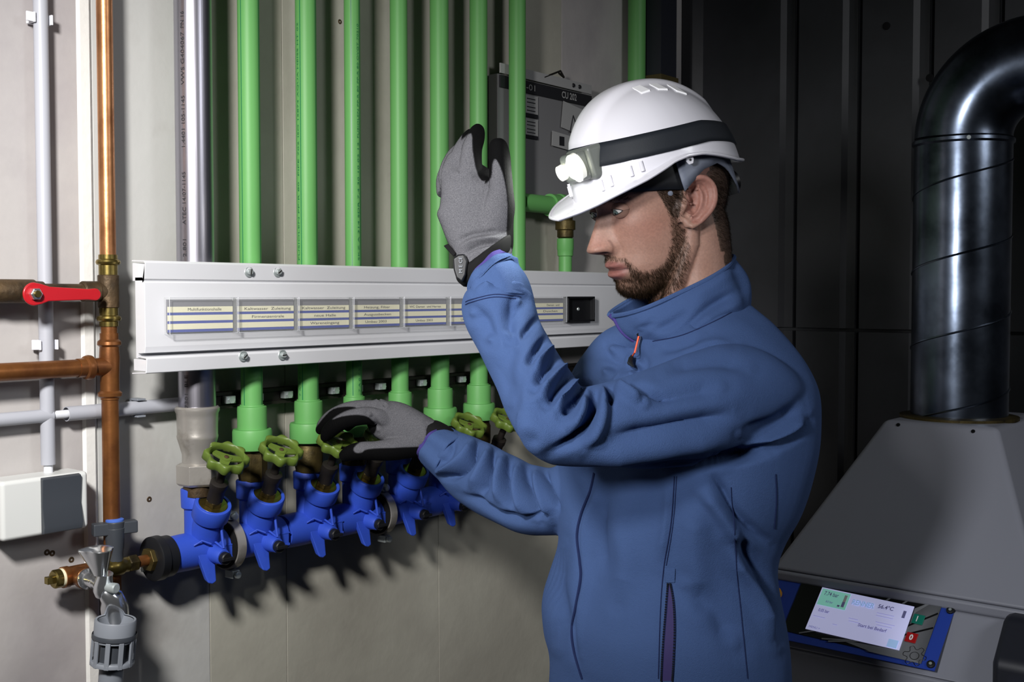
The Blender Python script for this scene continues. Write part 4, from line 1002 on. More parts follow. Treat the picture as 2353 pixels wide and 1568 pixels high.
# ---- eyes
for sd in (1, -1):
    ec = H(.0804, sd*.0310, -.001); R_ = .0122
    gz = nrm(HF*.93+HLv*.10-HU*.30)
    e = MB(); ball(e, ec, R_, 18); eo = e.build('eye', 'eye_white', bo, ang=80)
    MB().lathe(ec+gz*(R_-.0011), gz, [(0, .0058), (.0008, .0050), (.0013, .0028), (.0014, 0.0003)], 28).build('iris', 'iris', eo, ang=80)
    MB().lathe(ec+gz*(R_-.0001), gz, [(0, .0024), (.0006, .0019)], 20).build('pupil', 'pupil', eo, ang=80)
    # lids: curved shells hugging the eyeball
    me_ = MB(); n1, n2 = 34, 10
    for up in (1, -1):
        vs = []; fs = []
        for i in range(n1+1):
            a = math.radians(-112+224*i/n1)                    # sideways
            opn = math.cos(a*90/62/1.0)**.8 if abs(a) < math.radians(61.5) else 0.
            edge = (.36 if up > 0 else -.33)*opn*R_ - .0012
            for j in range(n2+1):
                uu = edge+(up*.0106-edge)*j/n2
                rr = R_*1.05+.0004+(.0006 if j == 0 else 0)-.0005*(j/n2)**2
                rh = math.sqrt(max(rr*rr-uu*uu, 1e-8))
                vs.append(ec+HU*uu+HF*rh*math.cos(a)+HLv*rh*math.sin(a)*1.05)
        for i in range(n1):
            for j in range(n2): fs.append((i*(n2+1)+j, (i+1)*(n2+1)+j, (i+1)*(n2+1)+j+1, i*(n2+1)+j+1))
        mm = MB().add(vs, fs); lid = mm.build('eyelid', 'skin', bo, ang=80)
        c_ = np.tile(np.array([138., 105., 91.]), (len(vs), 1))
        for i in range(n1+1):
            if abs(-112+224*i/n1) < 60: c_[i*(n2+1)] = (46, 32, 28)
        setcol(lid.data, c_); sm = lid.modifiers.new('t', 'SOLIDIFY'); sm.thickness = .0012; sm.offset = 1
# ---- strands
from mathutils.bvhtree import BVHTree
def strands(name, mtl, idx, co, no, dirf, lenf, wid, parent, n, seed=1, curl=.25):
    rs = np.random.RandomState(seed); k = rs.choice(idx, n, replace=len(idx) < n)
    base = co[k]+rs.normal(0, .0007, (n, 3)); nn = no[k]
    base -= nn*.0006
    d = dirf(k)+rs.normal(0, .22, (n, 3)); d = d-nn*((d*nn).sum(1)-np.abs(rs.normal(.34, .10, n)))[:, None]
    d /= np.linalg.norm(d, axis=1)[:, None]; L_ = lenf(k)*rs.uniform(.65, 1.2, n)
    side = np.cross(d, nn); side /= np.linalg.norm(side, axis=1)[:, None]+1e-9; w2 = np.cross(side, d)
    mid = base+d*(L_*.55)[:, None]; d2 = d-nn*curl+rs.normal(0, .12, (n, 3)); tip = mid+d2*(L_*.5)[:, None]
    V = np.zeros((n, 7, 3))
    for j in range(3):
        a = 2*math.pi*j/3; o = side*math.cos(a)+w2*math.sin(a); V[:, j] = base+o*wid; V[:, 3+j] = mid+o*wid*.75
    V[:, 6] = tip
    F0 = []
    for j in range(3): j2 = (j+1) % 3; F0 += [(j, j2, 3+j2), (j, 3+j2, 3+j), (3+j, 3+j2, 6)]
    F0 = np.array(F0); Fc = (F0[None]+np.arange(n)[:, None, None]*7).reshape(-1, 3)
    off = np.array(OFF[man.name]); me = bpy.data.meshes.new(name)
    me.from_pydata((V.reshape(-1, 3)-off), [], Fc.tolist()); me.materials.append(MATS[mtl]); me.shade_smooth()
    o = bpy.data.objects.new(name, me); COL.objects.link(o); o.parent = parent; o['kind'] = 'stuff'; return o
co = getco(body)+np.array(OFF[bo.name]); no = getno(body)
lips = (np.abs(l) < .026) & (np.abs(u+.0785) < .0125) & (f > .075)
bi = np.where(bz_ & ~lips & ~ear)[0]
dn = lambda k: -HU[None, :]*.8-HF[None, :]*(.35*np.clip((.08-f[k])/.06, 0, 1))[:, None]+0
rs_ = np.random.RandomState(9); bi = bi[rs_.rand(len(bi)) < np.clip(bd_[bi]/9+.28, .1, 1)]
strands('beard', 'beard', bi, co, no, dn, lambda k: np.interp(u[k], [-.12, -.09, -.05, .02], [.0085, .0070, .0048, .0034]), .00011, bo, 19000, 3)
hi = np.where(hz_ & (u < .075) & (f < .07))[0]
strands('hair', 'hair', hi, co, no, lambda k: -HU[None, :]*.6-HF[None, :]*.7+0*co[k], lambda k: np.interp(u[k], [-.11, -.05, .03], [.004, .007, .011]), .00015, bo, 14000, 4)
br_ = np.where((np.abs(np.abs(l)-.031) < .020) & (np.abs(u-.0165-(-.10*(np.abs(np.abs(l)-.030)))+.0) < .0042) & (f > .055))[0]
strands('eyebrow', 'hair', br_, co, no, lambda k: HLv[None, :]*(np.sign(l[k]))[:, None]*1.+HU[None, :]*.25, lambda k: np.full(len(k), .0075), .00014, bo, 900, 5, .1)
# ================================================================== JACKET
jm = MB()
TF, TL, _ = mkframe(58, 0)
def torso(rows, A0=.21, B0=.135, dep=1.57, n=72, sub=5):
    q = catmull(rows, sub); vs = []; fs = []
    for r_ in q:
        py, xl, xr = r_[:3]; A, B = r_[3], r_[4]; d_ = r_[5]
        c_ = PD((xl+xr)/2, py, d_); hw = (xr-xl)/2/FPX*d_
        ex_ = math.hypot(A*(TL@RV), B*(TF@RV)); k = hw/ex_
        for j in range(n):
            g = 2*math.pi*j/n; ca_, sa_ = math.cos(g), math.sin(g)
            ca_ = math.copysign(abs(ca_)**.85, ca_); sa_ = math.copysign(abs(sa_)**.85, sa_)
            ex2 = 1.
            sup = max(abs(A*(TL@RV)*math.copysign(abs(math.cos(h_))**.85, math.cos(h_))+B*(TF@RV)*math.copysign(abs(math.sin(h_))**.85, math.sin(h_))) for h_ in [x*.1 for x in range(63)]) if j == 0 else sup; k = hw/sup
            vs.append(c_+TL*A*k*ca_+TF*B*k*sa_)
    m = len(q)
    for i in range(m-1):
        for j in range(n): j2 = (j+1) % n; fs.append((i*n+j, i*n+j2, (i+1)*n+j2, (i+1)*n+j))
    fs.append(tuple(range(n-1, -1, -1))); fs.append(tuple((m-1)*n+j for j in range(n)))
    jm.add(vs, fs)
torso([(690, 1520, 1712, .09, .075, 1.56), (715, 1492, 1738, .11, .085, 1.56), (745, 1452, 1768, .14, .10, 1.56), (790, 1398, 1802, .17, .115, 1.565), (840, 1345, 1824, .20, .125, 1.57), (900, 1306, 1844, .205, .13, 1.57),
       (980, 1290, 1846, .205, .132, 1.57), (1060, 1288, 1834, .20, .132, 1.57), (1150, 1286, 1810, .19, .13, 1.57), (1220, 1284, 1781, .18, .13, 1.57), (1275, 1281, 1766, .18, .13, 1.57), (1340, 1264, 1772, .185, .135, 1.57),
       (1410, 1246, 1784, .19, .14, 1.57), (1480, 1250, 1792, .19, .14, 1.57), (1560, 1264, 1796, .19, .14, 1.57), (1760, 1250, 1803, .19, .14, 1.57)])
limb(jm, [(1772, 905, 1.47, 40, .045), (1748, 905, 1.455, 84, .065), (1695, 912, 1.435, 118, .074), (1600, 940, 1.40, 126, .076), (1500, 962, 1.375, 112, .070), (1400, 975, 1.355, 98, .064), (1310, 984, 1.345, 89, .060), (1255, 985, 1.34, 80, .056), (1222, 985, 1.345, 50, .036)], n=56)
limb(jm, [(1141, 664, 1.452, 68, .045), (1143, 690, 1.45, 82, .052), (1150, 725, 1.445, 84, .052), (1172, 780, 1.43, 80, .052), (1206, 845, 1.40, 84, .054), (1244, 915, 1.37, 92, .058), (1278, 975, 1.352, 90, .058), (1290, 1010, 1.35, 60, .045)], n=56)
limb(jm, [(1022, 1040, 1.835, 50, .042), (1046, 1056, 1.825, 62, .050), (1085, 1086, 1.80, 74, .054), (1145, 1120, 1.765, 78, .056), (1215, 1148, 1.72, 80, .058), (1290, 1150, 1.675, 80, .060), (1400, 1110, 1.63, 90, .065)], n=56)
limb(jm, [(1520, 800, 1.58, 66, .07), (1435, 812, 1.63, 66, .062), (1382, 862, 1.67, 60, .06), (1352, 930, 1.71, 62, .06)], n=40)
limb(jm, [(1400, 860, 1.70, 60, .06), (1370, 960, 1.74, 66, .06), (1350, 1060, 1.74, 66, .06), (1330, 1140, 1.70, 66, .058)], n=40)
jk = remesh(jm, .0027, 8, .5)
N_ = -1
folds = [
    # raised forearm: gathers on the inner (right) side
    ([(1262, 720), (1225, 745), (1190, 775)], 8, -.004), ([(1275, 768), (1240, 795), (1205, 840)], 8, -.005), ([(1300, 808), (1262, 840), (1225, 890)], 9, -.006),
    ([(1332, 845), (1295, 875), (1255, 930)], 9, -.007), ([(1352, 866), (1325, 905), (1290, 955)], 8, -.007), ([(1285, 785), (1252, 815), (1225, 850)], 8, .004), ([(1318, 828), (1280, 860), (1240, 915)], 9, .005), ([(1345, 856), (1312, 890), (1275, 945)], 8, .005),
    ([(1366, 878), (1366, 925), (1350, 975), (1312, 1015), (1262, 1040)], 9, -.011), ([(1348, 905), (1338, 950), (1305, 990)], 10, .005), ([(1384, 880), (1386, 930), (1372, 985), (1335, 1028)], 11, .006),
    ([(1398, 876), (1404, 905), (1398, 935)], 7, -.006), ([(1424, 872), (1462, 890), (1502, 904), (1540, 912)], 8, -.006), ([(1410, 880), (1440, 905), (1475, 925)], 9, .005),
    ([(1390, 1012), (1470, 992), (1560, 972), (1640, 960), (1700, 945)], 16, -.006), ([(1330, 1052), (1450, 1040), (1600, 1018), (1700, 1000)], 18, .004), ([(1480, 930), (1570, 905), (1660, 890)], 20, -.004),
    ([(1520, 860), (1580, 835), (1660, 830), (1730, 850)], 16, -.004), ([(1540, 830), (1610, 800), (1690, 800)], 14, .003),
    ([(1640, 1052), (1720, 1042), (1790, 1020), (1835, 995), (1858, 965)], 9, -.010), ([(1735, 1035), (1800, 1000), (1850, 950)], 12, .006), ([(1700, 1000), (1780, 975), (1840, 930)], 14, -.005),
    ([(1470, 1066), (1600, 1068), (1700, 1056), (1780, 1040)], 8, -.008, 0, (1.3, 1.7)),
    # cuff of the raised arm
    ([(1118, 662), (1160, 645), (1205, 640), (1225, 655)], 8, -.006), ([(1085, 676), (1130, 655), (1190, 650), (1222, 672)], 9, .004), 
    ([(1105, 630), (1150, 615), (1195, 612)], 7, -.004), ([(1165, 765), (1175, 720), (1195, 690)], 16, -.005), ([(1080, 720), (1110, 735), (1120, 780)], 16, -.004), ([(1190, 760), (1150, 850), (1170, 930)], 22, -.004), ([(1230, 900), (1210, 960), (1230, 1010)], 22, .004),
    # chest and shoulder
    ([(1600, 740), (1625, 720)], 10, -.004), ([(1400, 800), (1430, 790), (1460, 830)], 20, -.008), ([(1385, 850), (1415, 830), (1440, 850)], 18, -.006), ([(1500, 800), (1580, 790), (1620, 770)], 12, -.003),
        # lower front
    ([(1366, 1085), (1356, 1130), (1336, 1180), (1326, 1230), (1332, 1290), (1334, 1330), (1322, 1400), (1314, 1450), (1320, 1500), (1338, 1560)], 8, -.003), ([(1380, 1085), (1370, 1140), (1350, 1190), (1340, 1240), (1345, 1300), (1346, 1340), (1335, 1400), (1328, 1450), (1335, 1510)], 9, .003),
    ([(1540, 1100), (1532, 1200), (1516, 1300)], 12, .003), ([(1625, 1080), (1660, 1130), (1690, 1180), (1740, 1230), (1775, 1255)], 10, -.005), ([(1610, 1110), (1645, 1160), (1680, 1215), (1720, 1260)], 14, .006),
    ([(1688, 1200), (1715, 1265), (1755, 1340), (1785, 1410), (1802, 1500)], 13, -.0055), ([(1670, 1240), (1700, 1310), (1745, 1390), (1780, 1480)], 16, .006),     ([(1450, 1120), (1430, 1200), (1440, 1300), (1420, 1400)], 26, .005), ([(1600, 1150), (1590, 1250), (1610, 1400)], 28, .004), ([(1400, 1120), (1380, 1220), (1385, 1330)], 14, -.003),
    ([(1290, 1250), (1270, 1330), (1290, 1420), (1280, 1500)], 20, -.006), ([(1570, 1340), (1640, 1400), (1690, 1480)], 24, -.004),
    # far sleeve
    ([(1048, 1000), (1030, 1045), (995, 1075)], 7, -.004), ([(1090, 1008), (1072, 1050), (1030, 1078), (992, 1088)], 9, .007), ([(1100, 1012), (1084, 1062), (1045, 1095), (1000, 1098)], 6, -.008), ([(1128, 1025), (1112, 1075), (1078, 1130)], 9, .006), ([(1140, 1030), (1124, 1085), (1102, 1145)], 7, -.008),
    ([(1160, 1042), (1148, 1100), (1150, 1165)], 9, .006), ([(1178, 1050), (1164, 1105), (1174, 1180)], 7, -.007), ([(1198, 1056), (1190, 1120), (1210, 1195)], 9, .006), ([(1216, 1062), (1212, 1120), (1240, 1205)], 6, -.008), ([(1236, 1066), (1238, 1120), (1268, 1200)], 8, .005),
    ([(1252, 1070), (1258, 1115), (1285, 1175)], 5, -.008), ([(1050, 1135), (1090, 1150), (1150, 1185), (1240, 1210)], 8, -.005), ([(1180, 1190), (1230, 1192), (1270, 1180)], 6, -.004)]
sculpt(jk, folds)
# loose cloth unevenness all round (real relief, every side)
co = getco(jk); no = getno(jk)
nz_ = np.array([noise.noise(Vector(c_*9))*.0045+noise.noise(Vector((c_[0]*22, c_[1]*22, c_[2]*14)))*.0016 for c_ in co]); setco(jk, co+no*nz_[:, None])
jo = link(jk, 'jacket', 'fleece', man)
co_j = getco(jk)+np.array(OFF[jo.name])
bvh = BVHTree.FromPolygons([Vector(c_) for c_ in co_j], [tuple(p.vertices) for p in jk.polygons])
def surf(px, py, up=0.):
    d = nrm(ray(px, py)); r_ = bvh.ray_cast(Vector(CAM), Vector(d))
    if r_[0] is None: return PD(px, py, 1.5)
    return np.array(r_[0])+np.array(r_[1])*up
def strip(name, pts, rad, m, par=None, up=.0004, n=6, k=8):
    return MB().tube([surf(a[0], a[1], up) for a in smoothpoly(pts, k)], rad, n).build(name, m, par or jo)
# zips and seams
strip('zip_flap', [(1366, 1088), (1356, 1130), (1336, 1180), (1326, 1230), (1332, 1290), (1334, 1330), (1322, 1400), (1314, 1450), (1320, 1500), (1338, 1560)], .0022, 'fleece_dark', up=.0002)
strip('seam', [(1680, 1120), (1686, 1200), (1694, 1320), (1706, 1440), (1718, 1560)], .0007, 'fleece_dark')
strip('seam', [(1550, 1095), (1542, 1200), (1526, 1300), (1518, 1400), (1513, 1560)], .0008, 'fleece_dark')
strip('seam', [(1555, 1095), (1547, 1200), (1531, 1300)], .0006, 'fleece_dark')
strip('seam', [(1782, 1090), (1784, 1150), (1779, 1215)], .0009, 'fleece_dark')
strip('seam', [(1712, 700), (1650, 735), (1570, 770), (1500, 785)], .0007, 'fleece_dark')
strip('seam', [(1070, 694), (1085, 688), (1135, 677), (1180, 680), (1196, 683)], .0006, 'fleece_dark')
strip('seam', [(1070, 700), (1085, 694), (1135, 683), (1185, 687)], .0006, 'fleece_dark')
# pocket zip: dark opening, mesh lining, two rows of teeth, stitched tab
zl = smoothpoly([(1535, 1342), (1531, 1400), (1526, 1460), (1522, 1520), (1520, 1565)], 8); zr_ = smoothpoly([(1541, 1342), (1549, 1390), (1551, 1450), (1548, 1520), (1545, 1565)], 8)
vs = []; fs = []
for a, b in zip(zl, zr_): vs += [surf(a[0], a[1], .0008), surf(b[0], b[1], .0008)]
for i in range(len(zl)-1): fs.append((2*i, 2*i+1, 2*i+3, 2*i+2))
zo = MB().add(vs, fs).build('pocket_lining', 'zip_mesh', jo)
for side, zz_ in (('l', zl), ('r', zr_)):
    MB().tube([surf(a[0], a[1], .0008) for a in zz_], .0016, 6).build('zip_tape', 'fleece_dark', zo)
    t_ = MB(); L_ = catmull(zz_, 4)
    for i in range(0, len(L_)-1, 3 if side == 'l' else 3):
        c_ = surf(L_[i][0], L_[i][1], .0026); t_.box(c_, (.0018, .0018, .0014))
    stuff(t_.build('zip_teeth', 'black_plastic', zo, smooth=False))
c4 = [surf(a, b, .0012) for a, b in ((1527, 1306), (1553, 1306), (1552, 1340), (1529, 1340))]
MB().add(c4+[c+FV*.002 for c in c4], [(0, 1, 2, 3), (4, 5, 6, 7), (0, 1, 5, 4), (1, 2, 6, 5), (2, 3, 7, 6), (3, 0, 4, 7)]).build('pocket_tab', 'fleece', jo, bevel=.0008)
# ---- standing collar
def ringpt(c_, e1, e2, t): return c_+e1*math.cos(t)+e2*math.sin(t)
cb0, cb1 = PD(1722, 700, 1.56), PD(1478, 790, 1.555); ct0, ct1 = PD(1686, 592, 1.56), PD(1412, 722, 1.555)
bC = (cb0+cb1)/2; bE = (cb0-cb1)/2; tC = (ct0+ct1)/2; tE = (ct0-ct1)/2
nd = -HV
vs = []; fs = []; nC, nR = 150, 24
for i in range(nC+1):
    t = math.pi+.16+(2*math.pi-.30)*i/nC
    for j in range(nR+1):
        s = j/nR
        Cc = bC*(1-s)+tC*s; E1 = bE*(1-s)+tE*s; E2 = nd*(.088*(1-s)+.075*s)+ZV*(-.012*(1-s)+-.009*s)
        p = ringpt(Cc, E1, E2, t)
        out = nrm(p-Cc); bul = .006*math.sin(math.pi*s)+.003*math.sin(5*t+s*3)*s+.0025*math.sin(9*t)*math.sin(math.pi*s)
        # the open front corner leans outwards
        fr = max(0, 1-i/14)+max(0, 1-(nC-i)/14)
        p = p+out*(bul+.006*fr*s)
        vs.append(p)
for i in range(nC):
    for j in range(nR): fs.append((i*(nR+1)+j, (i+1)*(nR+1)+j, (i+1)*(nR+1)+j+1, i*(nR+1)+j+1))
cm = MB().add(vs, fs); colr = cm.build('collar', 'fleece', jo, ang=80)
cme = colr.data; setco(cme, getco(cme)+np.array(OFF[colr.name]))
sculpt(cme, [([(1560, 772), (1620, 712), (1705, 664)], 9, -.0035), ([(1600, 752), (1650, 722), (1712, 690)], 10, .002), ([(1490, 765), (1545, 742), (1590, 705)], 9, -.0022), ([(1580, 690), (1640, 655), (1690, 620)], 12, .0018), ([(1500, 740), (1470, 760)], 7, -.002)])
setco(cme, getco(cme)-np.array(OFF[colr.name]))
s_ = colr.modifiers.new('thick', 'SOLIDIFY'); s_.thickness = .0055; s_.offset = -1
MB().tube([vs[i*(nR+1)+nR]+0 for i in range(nC+1)], .0034, 8).build('collar_edge', 'fleece', jo)
vi = [vs[j] for j in range(nR+1)]
MB().tube([p+nrm(tE)*-.0 for p in vi], .003, 8).build('zip_edge', 'fleece_in', jo)
vi2 = [vs[nC*(nR+1)+j] for j in range(nR+1)]; MB().tube(vi2, .003, 8).build('zip_edge', 'fleece_in', jo)
# zip slider and puller
zp_ = [surf(1470, 762, .006), surf(1478, 776, .006)]
MB().tube([zp_[0], zp_[1]], [.0040, .0045], 8).build('zip_slider', 'black_plastic', jo)
a, b = surf(1479, 780, .008), surf(1475, 808, .009); MB().tube([a+RV*.002, b+RV*.002], .0008, 6).build('puller_ring', 'zip_metal', jo); MB().tube([a-RV*.001, b-RV*.001, surf(1467, 818, .009)], [.0013, .0013, .0009], 8).build('puller_cord', 'zip_orange', jo)
c1, c2, c3 = surf(1467, 816, .009), surf(1457, 842, .010), surf(1452, 856, .009)
MB().tube([c1, (c1+c2)/2, c2, c3], [.0018, .0040, .0042, .0014], 8).build('puller_tab', 'black_plastic', jo)
# ================================================================== SLEEVE CUFFS
def cuff(name, st, mtl, n=56, th=.004, par=None):
    q = catmull(st, 6); pts = np.array([PD(a[0], a[1], a[2]) for a in q]); m = len(q); vs = []; fs = []
    for i in range(m):
        t = nrm(pts[min(i+1, m-1)]-pts[max(i-1, 0)]); v = nrm(pts[i]-CAM); tilt = q[i, 5] if q.shape[1] > 5 else 0
        s = nrm(np.cross(t, v)); d = np.cross(s, t); s = nrm(s+t*tilt)
        for k in range(n):
            g = 2*math.pi*k/n; w_ = 1+.045*math.sin(5*g+1)+.03*math.sin(8*g)
            vs.append(pts[i]+s*q[i, 3]/FPX*q[i, 2]*math.cos(g)*w_+d*q[i, 4]*math.sin(g)*w_)
    for i in range(m-1):
        for k in range(n): k2 = (k+1) % n; fs.append((i*n+k, i*n+k2, (i+1)*n+k2, (i+1)*n+k))
    o = MB().add(vs, fs).build(name, mtl, par or jo, ang=80)
    s_ = o.modifiers.new('thick', 'SOLIDIFY'); s_.thickness = th; s_.offset = -1
    return o
cuff('cuff', [(1128, 624, 1.462, 62, .040, -.42), (1130, 634, 1.46, 70, .045, -.42), (1134, 648, 1.458, 69, .045, -.36), (1141, 668, 1.452, 74, .048, -.2), (1143, 690, 1.45, 80, .050, 0)], 'fleece')
cuff('cuff_binding', [(1126, 619, 1.463, 61, .039, -.44), (1129, 628, 1.461, 61, .039, -.44)], 'fleece_in', th=.003)
cuff('cuff', [(1000, 1024, 1.842, 50, .044, .10), (1006, 1028, 1.84, 53, .046, .10), (1022, 1040, 1.835, 56, .048, .05), (1046, 1056, 1.825, 62, .050, 0)], 'fleece')
cuff('cuff_binding', [(986, 1014, 1.846, 45, .041, .10), (996, 1021, 1.844, 48, .043, .10), (1003, 1026, 1.841, 51, .044, .10)], 'fleece_in', th=.003)
# ================================================================== GLOVES
def glove(mb, black, name, vox=.0014, backcut=0.0, extra=()):
    me = remesh(mb, vox, 9, .5); co = getco(me); no = getno(me); q = proj(co)[:, :2]
    v = co-CAM; v /= np.linalg.norm(v, axis=1)[:, None]; fac = -(no*v).sum(1)
    bk = np.zeros(len(co))
    for p_ in black:
        pp = smoothpoly(list(p_)+[p_[0]], 3); sd_ = polydist(q, pp)*np.where(inpoly(q, pp), 1, -1); bk = np.maximum(bk, np.clip(.5+sd_/2.2, 0, 1))
    bk = np.maximum(bk, np.clip((backcut-fac)/.06, 0, 1))[:, None]
    g = np.array([[98., 98., 102.]])*(1-bk)+np.array([[5., 5., 6.]])*bk; setcol(me, g); bk = bk[:, 0] > .5
    co = co-no*np.where(bk, -.0006, 0)[:, None]; setco(me, co)
    return me
g1 = MB()
limb(g1, [(1112, 606, 1.468, 60, .028), (1110, 585, 1.468, 66, .028), (1108, 560, 1.47, 72, .027), (1100, 520, 1.472, 81, .026), (1091, 470, 1.475, 89, .026), (1078, 436, 1.48, 70, .024), (1062, 398, 1.488, 50, .021), (1059, 362, 1.498, 31, .016)], n=40, e=.85)
limb(g1, [(1082, 440, 1.475, 24, .014), (1081, 390, 1.47, 26, .013), (1084, 345, 1.475, 23, .013), (1093, 318, 1.485, 20, .012), (1097, 300, 1.492, 16, .010), (1097, 291, 1.495, 9, .006)], n=24)      # index
limb(g1, [(1050, 430, 1.485, 23, .013), (1053, 385, 1.485, 25, .013), (1063, 350, 1.495, 23, .013), (1076, 325, 1.512, 20, .012), (1083, 310, 1.525, 14, .010)], n=24)   # middle
limb(g1, [(1032, 435, 1.495, 22, .013), (1033, 395, 1.50, 23, .013), (1045, 362, 1.515, 20, .012), (1058, 345, 1.53, 16, .011), (1064, 338, 1.535, 9, .007)], n=24)          # ring
limb(g1, [(1024, 445, 1.505, 20, .012), (1022, 415, 1.515, 19, .012), (1030, 388, 1.53, 16, .011), (1040, 375, 1.54, 10, .008)], n=24)                                # little
limb(g1, [(1128, 530, 1.462, 42, .017), (1145, 480, 1.455, 38, .017), (1151, 436, 1.448, 28, .015), (1150, 395, 1.444, 25, .014), (1147, 355, 1.442, 24, .013), (1144, 330, 1.442, 19, .011), (1143, 320, 1.442, 10, .007)], n=26)  # thumb
K1 = [(1114, 424), (1117, 390), (1114, 300), (1170, 300), (1182, 430), (1190, 565), (1165, 555), (1166, 470), (1160, 420), (1150, 385), (1139, 366), (1132, 378), (1129, 408)]
K2 = [(1060, 322), (1083, 307), (1086, 345), (1096, 398), (1112, 418), (1124, 395), (1126, 280), (1075, 275)]
gl = glove(g1, [K1, K2], 'glove', backcut=-.02)
sculpt(gl, [([(1060, 590), (1100, 565), (1160, 558)], 5, -.002), ([(1050, 575), (1090, 552), (1150, 545)], 5, .0015), ([(1045, 560), (1085, 540), (1150, 532)], 5, -.0015), ([(1020, 400), (1060, 405), (1105, 415)], 12, .002)])
glo = link(gl, 'glove', 'knit', man); glo['label'] = 'raised left glove, grey knit back with black fingertips'
wb = MB(); limb(wb, [(1120, 622, 1.466, 54, .031), (1116, 604, 1.467, 62, .033), (1112, 588, 1.468, 66, .033), (1110, 578, 1.468, 64, .031)], n=40, e=.85)
# tilt the cuff like the photograph: lower on the left
wbo = remesh(wb, .0022, 6, .5)
co = getco(wbo); q = proj(co)[:, 0]; co = co-np.outer((1118-q)*.00030, ZV)*1.0; setco(wbo, co); wbo = link(wbo, 'glove_cuff', 'black_rubber', glo)
def quad_on(dep, pts, th, name, m, par, bev=.001):
    return MB().prism([PD(a, b, dep) for a, b in pts], HV*th).build(name, m, par, bevel=bev)
quad_on(1.436, [(1040, 594), (1052, 585), (1068, 583), (1076, 600), (1072, 632), (1062, 650), (1048, 640), (1042, 620)], .006, 'velcro_tab', 'black_plastic', glo, .003)
quad_on(1.45, [(1019, 565), (1030, 560), (1048, 582), (1042, 590)], .004, 'pull_tab', 'black_rubber', glo, .001)
text('lettering', 'M E CE', PD(1062, 628, 1.4345), UV, -RV, .006, 'grey_plastic', glo, width=.020)
# far glove
g2 = MB(); D0 = 1.835
limb(g2, [(1012, 1014, 1.842, 34, .030), (988, 1004, D0, 38, .028), (950, 990, D0, 46, .027), (912, 975, D0, 50, .026), (880, 962, D0, 44, .024), (858, 950, 1.838, 28, .016)], n=40, e=.85)
limb(g2, [(890, 968, 1.822, 20, .014), (850, 956, 1.808, 20, .013), (812, 960, 1.804, 20, .0125), (780, 972, 1.806, 19, .012), (758, 990, 1.815, 17, .011), (748, 1004, 1.822, 12, .009), (744, 1010, 1.825, 7, .006)], n=24)   # index
limb(g2, [(895, 950, 1.842, 21, .014), (850, 940, 1.835, 20, .013), (805, 941, 1.832, 18, .013), (768, 955, 1.836, 17, .012), (745, 975, 1.846, 15, .011), (734, 992, 1.855, 9, .008)], n=24)           # middle
limb(g2, [(895, 945, 1.862, 21, .014), (850, 938, 1.862, 18, .013), (805, 945, 1.868, 16, .012), (775, 965, 1.878, 15, .011), (760, 985, 1.884, 9, .008)], n=24)   # ring
limb(g2, [(895, 952, 1.882, 18, .012), (850, 952, 1.888, 16, .012), (815, 965, 1.898, 14, .011), (795, 985, 1.905, 9, .008)], n=24)   # little
limb(g2, [(955, 1020, 1.825, 30, .018), (905, 1032, 1.812, 26, .016), (865, 1036, 1.804, 22, .014), (830, 1036, 1.80, 20, .013), (803, 1042, 1.802, 17, .012), (786, 1052, 1.805, 11, .009)], n=26)   # thumb
B1 = [(715, 1000), (740, 965), (766, 941), (800, 935), (818, 938), (797, 944), (776, 955), (764, 965), (785, 958), (815, 954), (842, 957), (858, 970), (864, 988), (852, 1004), (836, 1012), (820, 1022), (812, 1033), (818, 1041), (832, 1040), (845, 1033), (900, 1030), (985, 1031), (985, 1080), (760, 1080), (700, 1040)]
gr = glove(g2, [B1], 'glove', backcut=-.1)
sculpt(gr, [([(985, 968), (988, 1000), (985, 1040)], 6, -.002), ([(870, 920), (885, 935)], 10, .002), ([(850, 950), (862, 968), (868, 990)], 8, -.002)])
gro = link(gr, 'glove', 'knit', man); gro['label'] = 'lower right glove, grey knit back with black palm, gripping the valve wheel'
wb = MB(); limb(wb, [(1032, 1030, 1.843, 36, .033), (1012, 1014, 1.842, 39, .034), (990, 1004, 1.838, 40, .032), (984, 1002, 1.838, 36, .029)], n=36, e=.85)
link(remesh(wb, .0022, 5), 'glove_cuff', 'black_rubber', gro)
# wrists
wr_ = MB(); limb(wr_, [(1112, 600, 1.468, 42, .024), (1125, 635, 1.462, 46, .026), (1140, 690, 1.455, 48, .028)], n=24)
o = wr_.build('wrist', 'skin', bo, ang=80); setcol(o.data, np.tile(np.array([205., 160., 138.]), (len(o.data.vertices), 1)))
wr_ = MB(); limb(wr_, [(1000, 1008, 1.84, 30, .022), (1040, 1045, 1.835, 34, .026)], n=24)
o = wr_.build('wrist', 'skin', bo, ang=80); setcol(o.data, np.tile(np.array([205., 160., 138.]), (len(o.data.vertices), 1)))
# trousers below the jacket, legs and shoes down to the floor (outside the frame, so the man stands)
tb = PD(1530, 1700, 1.60)
lg = MB()
for sd in (1, -1):
    hp = tb+TL*sd*.09; hp = hp.copy(); kn = np.array((hp[0], hp[1], .50))+TF*.02; an = np.array((hp[0], hp[1], .10))-TF*.01
    lg.tube([hp+ZV*.10, hp, kn, an], [.11, .105, .075, .06], 20)
trs = remesh(lg, .012, 4); link(trs, 'trousers', 'comp_dark', man)
for sd in (1, -1):
    c_ = np.array((tb[0], tb[1], .0))+TL*sd*.09
    sh = MB(); sh.tube([c_-TF*.07+ZV*.045, c_+TF*.02+ZV*.05, c_+TF*.12+ZV*.035, c_+TF*.18+ZV*.03], [.042, .048, .042, .028], 14); sh.build('shoe', 'black_rubber', man)
